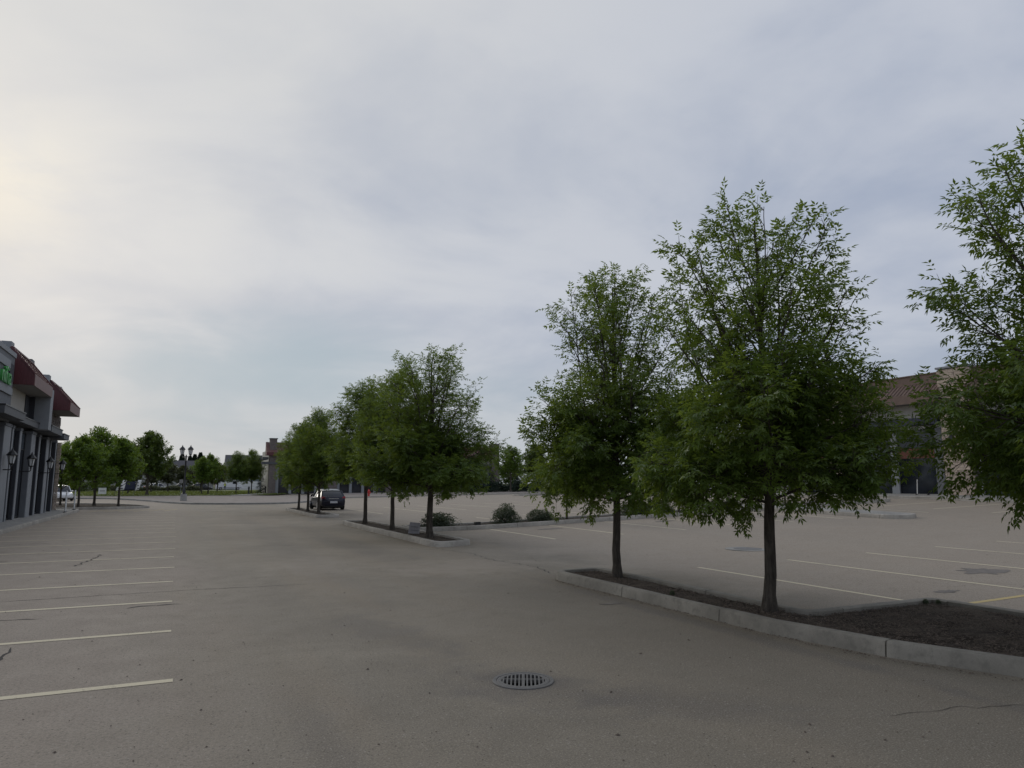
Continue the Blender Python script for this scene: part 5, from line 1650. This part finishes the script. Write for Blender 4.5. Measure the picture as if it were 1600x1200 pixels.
def van(loc, rz):
    root = empty('cargo_van', loc, rz, 'white high roofed cargo van parked in front of the blue grey house', 'van')
    # local +X nose
    side = [(-2.9, .45), (-2.95, 1.2), (-2.88, 2.35), (-2.7, 2.5), (0.9, 2.5), (1.35, 2.38), (2.15, 1.45), (2.85, 1.12), (3.0, .8), (2.98, .42), (-2.9, .35)]
    mb = MB(); n = len(side)
    for s, w in ((-1, .94), (-1, 1.0), (1, 1.0), (1, .94)):
        pass
    ws = [(-1.0, .96), (-.92, 1.0), (.92, 1.0), (1.0, .96)]
    for y, k in ws:
        for x, z in side: mb.v.append((x * k, y, 1.4 + (z - 1.4) * k))
    for i in range(3):
        for j in range(n):
            a = i * n + j; b = i * n + (j + 1) % n; mb.f.append((a, b, b + n, a + n))
    mb.f.append(tuple(range(n))); mb.f.append(tuple(3 * n + j for j in reversed(range(n))))
    mb.build('body', M_carwhite, root, bevel=.0)
    for s in (-1, 1):
        m = MB(); y = s * 1.006
        m.add([(.75, y, 1.45), (1.85, y, 1.45), (1.28, y, 2.12), (.75, y, 2.12), (.75, y - s * .04, 1.45), (1.85, y - s * .04, 1.45), (1.28, y - s * .04, 2.12), (.75, y - s * .04, 2.12)], [(0, 1, 2, 3), (4, 7, 6, 5), (0, 4, 5, 1), (1, 5, 6, 2), (2, 6, 7, 3), (3, 7, 4, 0)])
        m.build('side_window', M_glass, root)
        MB().box(-2.7, 2.7, min(y, y + s * .012), max(y, y + s * .012), .62, .72).build('side_moulding', M_fascia, root)
        MB().box(1.55, 1.7, min(y, y + s * .25), max(y, y + s * .25), 1.4, 1.7).build('mirror', M_black, root)
        MB().box(-2.97, -2.9, min(s * .72, s * .9), max(s * .72, s * .9), .9, 1.5).build('tail_light', M_taillight, root)
        for x in (-1.85, 1.95):
            ty = MB().lathe([(.2, -.12), (.34, -.12), (.36, -.08), (.36, .08), (.34, .12), (.2, .12)], 18, (x, s * .9, .36), 'y').build('wheel', M_rubber, root, smooth=True)
            MB().lathe([(.02, 0), (.2, .02), (.21, -.1)], 12, (x, s * (.9 + .10), .36), 'y').build('rim', M_rim, ty, smooth=True)
    m = MB(); m.add([(1.42, -.78, 2.3), (1.42, .78, 2.3), (2.16, .84, 1.5), (2.16, -.84, 1.5), (1.45, -.78, 2.33), (1.45, .78, 2.33), (2.20, .84, 1.53), (2.20, -.84, 1.53)], [(0, 1, 2, 3), (4, 7, 6, 5), (0, 4, 5, 1), (1, 5, 6, 2), (2, 6, 7, 3), (3, 7, 4, 0)])
    m.build('windscreen', M_glass, root)
    return root


van((11.3, 182.0, h1(11, 182) + .04), R(0))

# ------------------------------------------------------------------ person at the van


def person():
    root = empty('person', (10.3, 179.6, h1(10.3, 179.6) + .04), R(160), 'person in a yellow hi vis vest standing by the white van', 'person')
    J = dict(pelvis=(0, 0, .95), waist=(0, 0, 1.12), chest=(0, 0, 1.35), neck=(0, 0, 1.50), head=(0, .02, 1.62), crown=(0, .02, 1.76),
             ls=(-.19, 0, 1.43), le=(-.26, .04, 1.15), lh=(-.24, .18, .95), rs=(.19, 0, 1.43), re=(.27, .10, 1.2), rh=(.20, .32, 1.15),
             lhip=(-.10, 0, .90), lk=(-.11, .03, .50), la=(-.11, -.02, .09), lt=(-.12, .15, .05), rhip=(.10, 0, .90), rk=(.12, .05, .50), ra=(.13, 0, .09), rt=(.14, .17, .05))
    rad = dict(pelvis=.15, waist=.13, chest=.155, neck=.06, head=.095, crown=.07, ls=.07, le=.045, lh=.035, rs=.07, re=.045, rh=.035, lhip=.10, lk=.06, la=.042, lt=.035, rhip=.10, rk=.06, ra=.042, rt=.035)
    names = list(J); E = [('pelvis', 'waist'), ('waist', 'chest'), ('chest', 'neck'), ('neck', 'head'), ('head', 'crown'), ('chest', 'ls'), ('ls', 'le'), ('le', 'lh'), ('chest', 'rs'), ('rs', 're'), ('re', 'rh'), ('pelvis', 'lhip'), ('lhip', 'lk'), ('lk', 'la'), ('la', 'lt'), ('pelvis', 'rhip'), ('rhip', 'rk'), ('rk', 'ra'), ('ra', 'rt')]

    # skin layer needs the modifier before it exists
    def skin2(name, keep, mat, grow_=0.0, hi=None):
        ns = [q for q in names if q in keep]; me = bpy.data.meshes.new(name)
        me.from_pydata([(hi or {}).get(q, J[q]) for q in ns], [(ns.index(a), ns.index(b)) for a, b in E if a in ns and b in ns], [])
        o = link_mesh(name, me, mat, root)
        o.modifiers.new('skin', 'SKIN')
        if not me.skin_vertices:
            bm = bmesh.new(); bm.from_mesh(me); bm.verts.layers.skin.verify(); bm.to_mesh(me); bm.free()
        for i, q in enumerate(ns):
            me.skin_vertices[0].data[i].radius = (rad[q] + grow_,) * 2; me.skin_vertices[0].data[i].use_root = (i == 0)
        s = o.modifiers.new('sub', 'SUBSURF'); s.levels = 1; s.render_levels = 1
        return o
    skin2('body', names, M_cloth)
    skin2('vest', ['waist', 'chest', 'ls', 'rs', 'pelvis'], M_hivis, .02, {'ls': (-.15, 0, 1.43), 'rs': (.15, 0, 1.43)})
    MB().lathe([(.05, 1.53), (.098, 1.6), (.102, 1.66), (.085, 1.72), (.03, 1.75)], 12, (0, .03, 0)).build('face', M_skin, root, smooth=True)
    MB().lathe([(.112, 1.67), (.11, 1.72), (.075, 1.78), (.02, 1.80)], 12, (0, .02, 0)).build('hat', M_hivis, root, smooth=True)


person()

# ------------------------------------------------------------------ street furniture
lamp = empty('street_lamp', (0.75, 79.6, h1(.75, 79.6) + .13), R(-25), 'black double lantern street lamp on a concrete base', 'street lamp')
MB().lathe([(.31, -.1), (.31, .62), (.28, .66)], 20).build('concrete_base', M_walk, lamp, smooth=True)
MB().lathe([(.24, .66), (.24, .72), (.15, .78), (.13, 1.1), (.085, 1.2), (.075, 4.35), (.10, 4.4), (.06, 4.5), (.05, 4.62)], 12).build('pole', M_black, lamp, smooth=True)
MB().tube([(-.42, 0, 4.50), (-.36, 0, 4.38), (0, 0, 4.42), (.36, 0, 4.38), (.42, 0, 4.50)], .035, 8).build('cross_arm', M_black, lamp, smooth=True)
for s in (-1, 1):
    lantern_parts(lamp, x=s * .42, z=4.62, s=1.28)

for i, (x, y, lab) in enumerate(((-5.98, 50.9, 'nearer white marker post on the sidewalk edge'), (-6.08, 55.9, 'farther white marker post by the sidewalk corner'))):
    p = empty('marker_post', (x, y, .15), 0, lab, 'post', 'white marker posts')
    MB().lathe([(.13, 0), (.12, .03), (.06, .06)], 12).build('base', M_rubber, p, smooth=True)
    MB().lathe([(.045, .05), (.045, 1.28), (.03, 1.30)], 10).build('tube', M_white, p, smooth=True)
for i, (x, y, lab) in enumerate(((8.95, 103.2, 'black bollard at the near end of the low verge'), (12.2, 113.5, 'black bollard at the far end of the low verge'))):
    b = empty('bollard', (x, y, h1(x, y) + .24), 0, lab, 'bollard', 'black bollards')
    MB().lathe([(.16, 0), (.16, .08), (.11, .12), (.10, .75), (.14, .80), (.14, .86), (.08, .98), (.02, 1.03)], 14).build('post', M_black, b, smooth=True)
    MB().lathe([(.13, .56), (.13, .60)], 14).build('collar', M_fascia, b, smooth=True)

hy = empty('fire_hydrant', (20.9, 84.95, h1(20.9, 84.9) + .14), R(20), 'red fire hydrant on the far sidewalk behind the second island', 'hydrant')
MB().lathe([(.17, 0), (.17, .05), (.11, .07), (.11, .55), (.15, .57), (.15, .62), (.12, .66), (.09, .76), (.03, .80), (.03, .85)], 14).build('barrel', M_red, hy, smooth=True)
MB().lathe([(.07, -.24), (.07, -.18), (.05, -.17), (.05, .17), (.07, .18), (.07, .24)], 10, (0, 0, .46), 'x').build('side_outlets', M_red, hy, smooth=True)
MB().lathe([(.09, -.22), (.09, -.15), (.06, -.14), (.06, 0)], 10, (0, 0, .42), 'y').build('pumper_outlet', M_red, hy, smooth=True)

ys_ = empty('yard_sign', (7.8, 24.9, .09), R(-20), 'small faded sign leaning in the mulch beside the second island tree', 'sign')
m = MB(); m.add([(-.30, 0, .05), (.26, 0, .02), (.30, .16, .50), (-.22, .17, .55), (-.30, .012, .05), (.26, .012, .02), (.30, .172, .50), (-.22, .182, .55)], [(0, 1, 2, 3), (4, 7, 6, 5), (0, 4, 5, 1), (1, 5, 6, 2), (2, 6, 7, 3), (3, 7, 4, 0)])
m.build('board', M_signgrey, ys_); ys_.scale = (.72, .72, .78)
for x in (-.2, .2): MB().bar((x, .04, -.05), (x, .14, .40), .015).build('stake', M_fascia, ys_)
for i in range(2): MB().bar((-.18, .045 + i * .05, .20 + i * .15), (.18, .04 + i * .05, .18 + i * .15), .06, .006).build('print_band', M_fascia, ys_)

jb = empty('junction_box', (11.6, 28.2, h1(11.6, 28.2) + .08), 0, 'small black box lying in the median between shrubs', 'box')
MB().box(-.12, .12, -.09, .09, 0, .16).build('case', M_black, jb, bevel=.015); MB().box(-.13, .13, -.10, .10, .161, .18).build('lid', M_rubber, jb, bevel=.006)

ws = empty('yard_sign', (-8.6, 106.5, .36), R(10), 'small white sign stuck in the lawn left of the banner frame', 'sign')
MB().box(-.45, .45, -.01, .01, .15, .95).build('board', M_white, ws)
for x in (-.3, .3): MB().bar((x, .012, -.1), (x, .012, .3), .02).build('stake', M_fascia, ws)
MB().box(-.3, .3, -.016, -.0105, .5, .62).build('print_band', M_signgrey, ws)


def flag(loc, rz, label, mat, slant, w=1.0, hgt=1.35):
    r = empty('banner_flag', loc, rz, label, 'banner', 'banners on the far lawn')
    MB().tube([(0, 0, 0), (slant * .5, 0, .9), (slant, 0, 2.1)], .025, 6).build('pole', M_fascia, r, smooth=True)
    mb = MB(); nx, nz = 6, 6
    for i in range(nx + 1):
        for j in range(nz + 1):
            u, v = i / nx, j / nz
            mb.v.append((u * w + slant * (.42 + .5 * v), .05 * math.sin(u * 5 + v * 2), .62 + hgt * v + .12 * u * (1 - v)))
    for i in range(nx):
        for j in range(nz): a = i * (nz + 1) + j; mb.f.append((a, a + nz + 1, a + nz + 2, a + 1))
    cl = mb.build('cloth', mat, r, smooth=True)
    so = cl.modifiers.new('thick', 'SOLIDIFY'); so.thickness = .01
    if mat is M_white:
        for k in range(3): MB().box(slant * .6 + .15, slant * .6 + w * (.75 - .1 * k), -.09, -.075, .85 + .35 * k, 1.0 + .35 * k).build('print_band', M_fascia, r)
    return r


flag((-7.0, 102.5, .34), R(5), 'white slanted banner left of the dark one', M_white, .45, .9)
flag((-6.2, 104.5, .34), R(-4), 'dark navy banner between the two white ones', M_bannerblue, .15, 1.35, 1.15)
flag((-4.9, 102.5, .34), R(5), 'narrow white slanted banner behind the right maple trunk', M_white, .5, .45)
ps = empty('pole_sign', (0.6, 108.0, .36), R(0), 'small grey sign plate on a thin pole left of the street lamp', 'sign')
MB().lathe([(.03, 0), (.03, 2.0)], 8).build('pole', M_rim, ps, smooth=True); MB().box(-.22, .22, -.045, -.03, 1.55, 2.05).build('plate', M_signgrey, ps)
ls = empty('notice_board', (35.3, 41.0, h1(35, 41) + .0), R(-35), 'small white sign board on legs glimpsed through the largest ash', 'sign')
MB().box(-.35, .35, -.015, .015, .5, 1.15).build('board', M_white, ls)
for x in (-.25, .25): MB().bar((x, .02, 0), (x, .02, 1.0), .03).build('leg', M_fascia, ls)

# ------------------------------------------------------------------ catch basin and manhole
cb = empty('storm_drain', (GX, GY, 0), R(-26), 'round cast iron storm drain grate set in the foreground asphalt', 'drain')
MB().lathe([(.292, -.9), (.292, -.02), (.286, -.02), (.286, -.9)], 40).build('pit', M_hole, cb)
MB().lathe([(.30, -.93), (.30, -.9), (.001, -.9)], 32).build('pit_floor', M_hole, cb)
fr = MB(); n = 64
for r_, z_ in ((.290, -.03), (.300, .006), (.296, .011), (.262, .012), (.259, .007), (.259, -.03)):
    for j in range(n): a = math.tau * j / n; fr.v.append((r_ * math.cos(a), r_ * math.sin(a), z_))
for i in range(5):
    for j in range(n): a = i * n + j; b = i * n + (j + 1) % n; fr.f.append((a, b, b + n, a + n))
fr.build('frame_ring', M_castiron, cb, smooth=True)
gr = MB(); n = 64
for r_, z_ in ((.256, -.03), (.256, .008), (.252, .011), (.214, .011), (.212, .008), (.212, -.03)):
    for j in range(n): a = math.tau * j / n; gr.v.append((r_ * math.cos(a), r_ * math.sin(a), z_))
for i in range(5):
    for j in range(n): a = i * n + j; b = i * n + (j + 1) % n; gr.f.append((a, b, b + n, a + n))
for i in range(-5, 6):                      # bars between the slots
    x = i * .0385; w = .0085 if i else .016; L = math.sqrt(max(.0, .2135 ** 2 - x * x))
    gr.box(x - w * .9, x + w * .9, -L, L, -.028, .0102)
gr.box(-.213, .213, -.001 + .028, .022 + .028, -.028, .0098)
gr.build('grate', M_castiron, cb, smooth=False)
mh = empty('manhole', (14.6, 15.6, h1(14.6, 15.6)), 0, 'flat round manhole cover in the right lot behind the largest ash trunk', 'manhole')
MB().lathe([(.62, -.02), (.62, .006), (.60, .009), (.40, .009)], 32).build('collar', M_walk, mh, smooth=False)
MB().lathe([(.385, -.02), (.385, .012), (.38, .014)], 32).build('cover', M_castiron, mh, smooth=False)
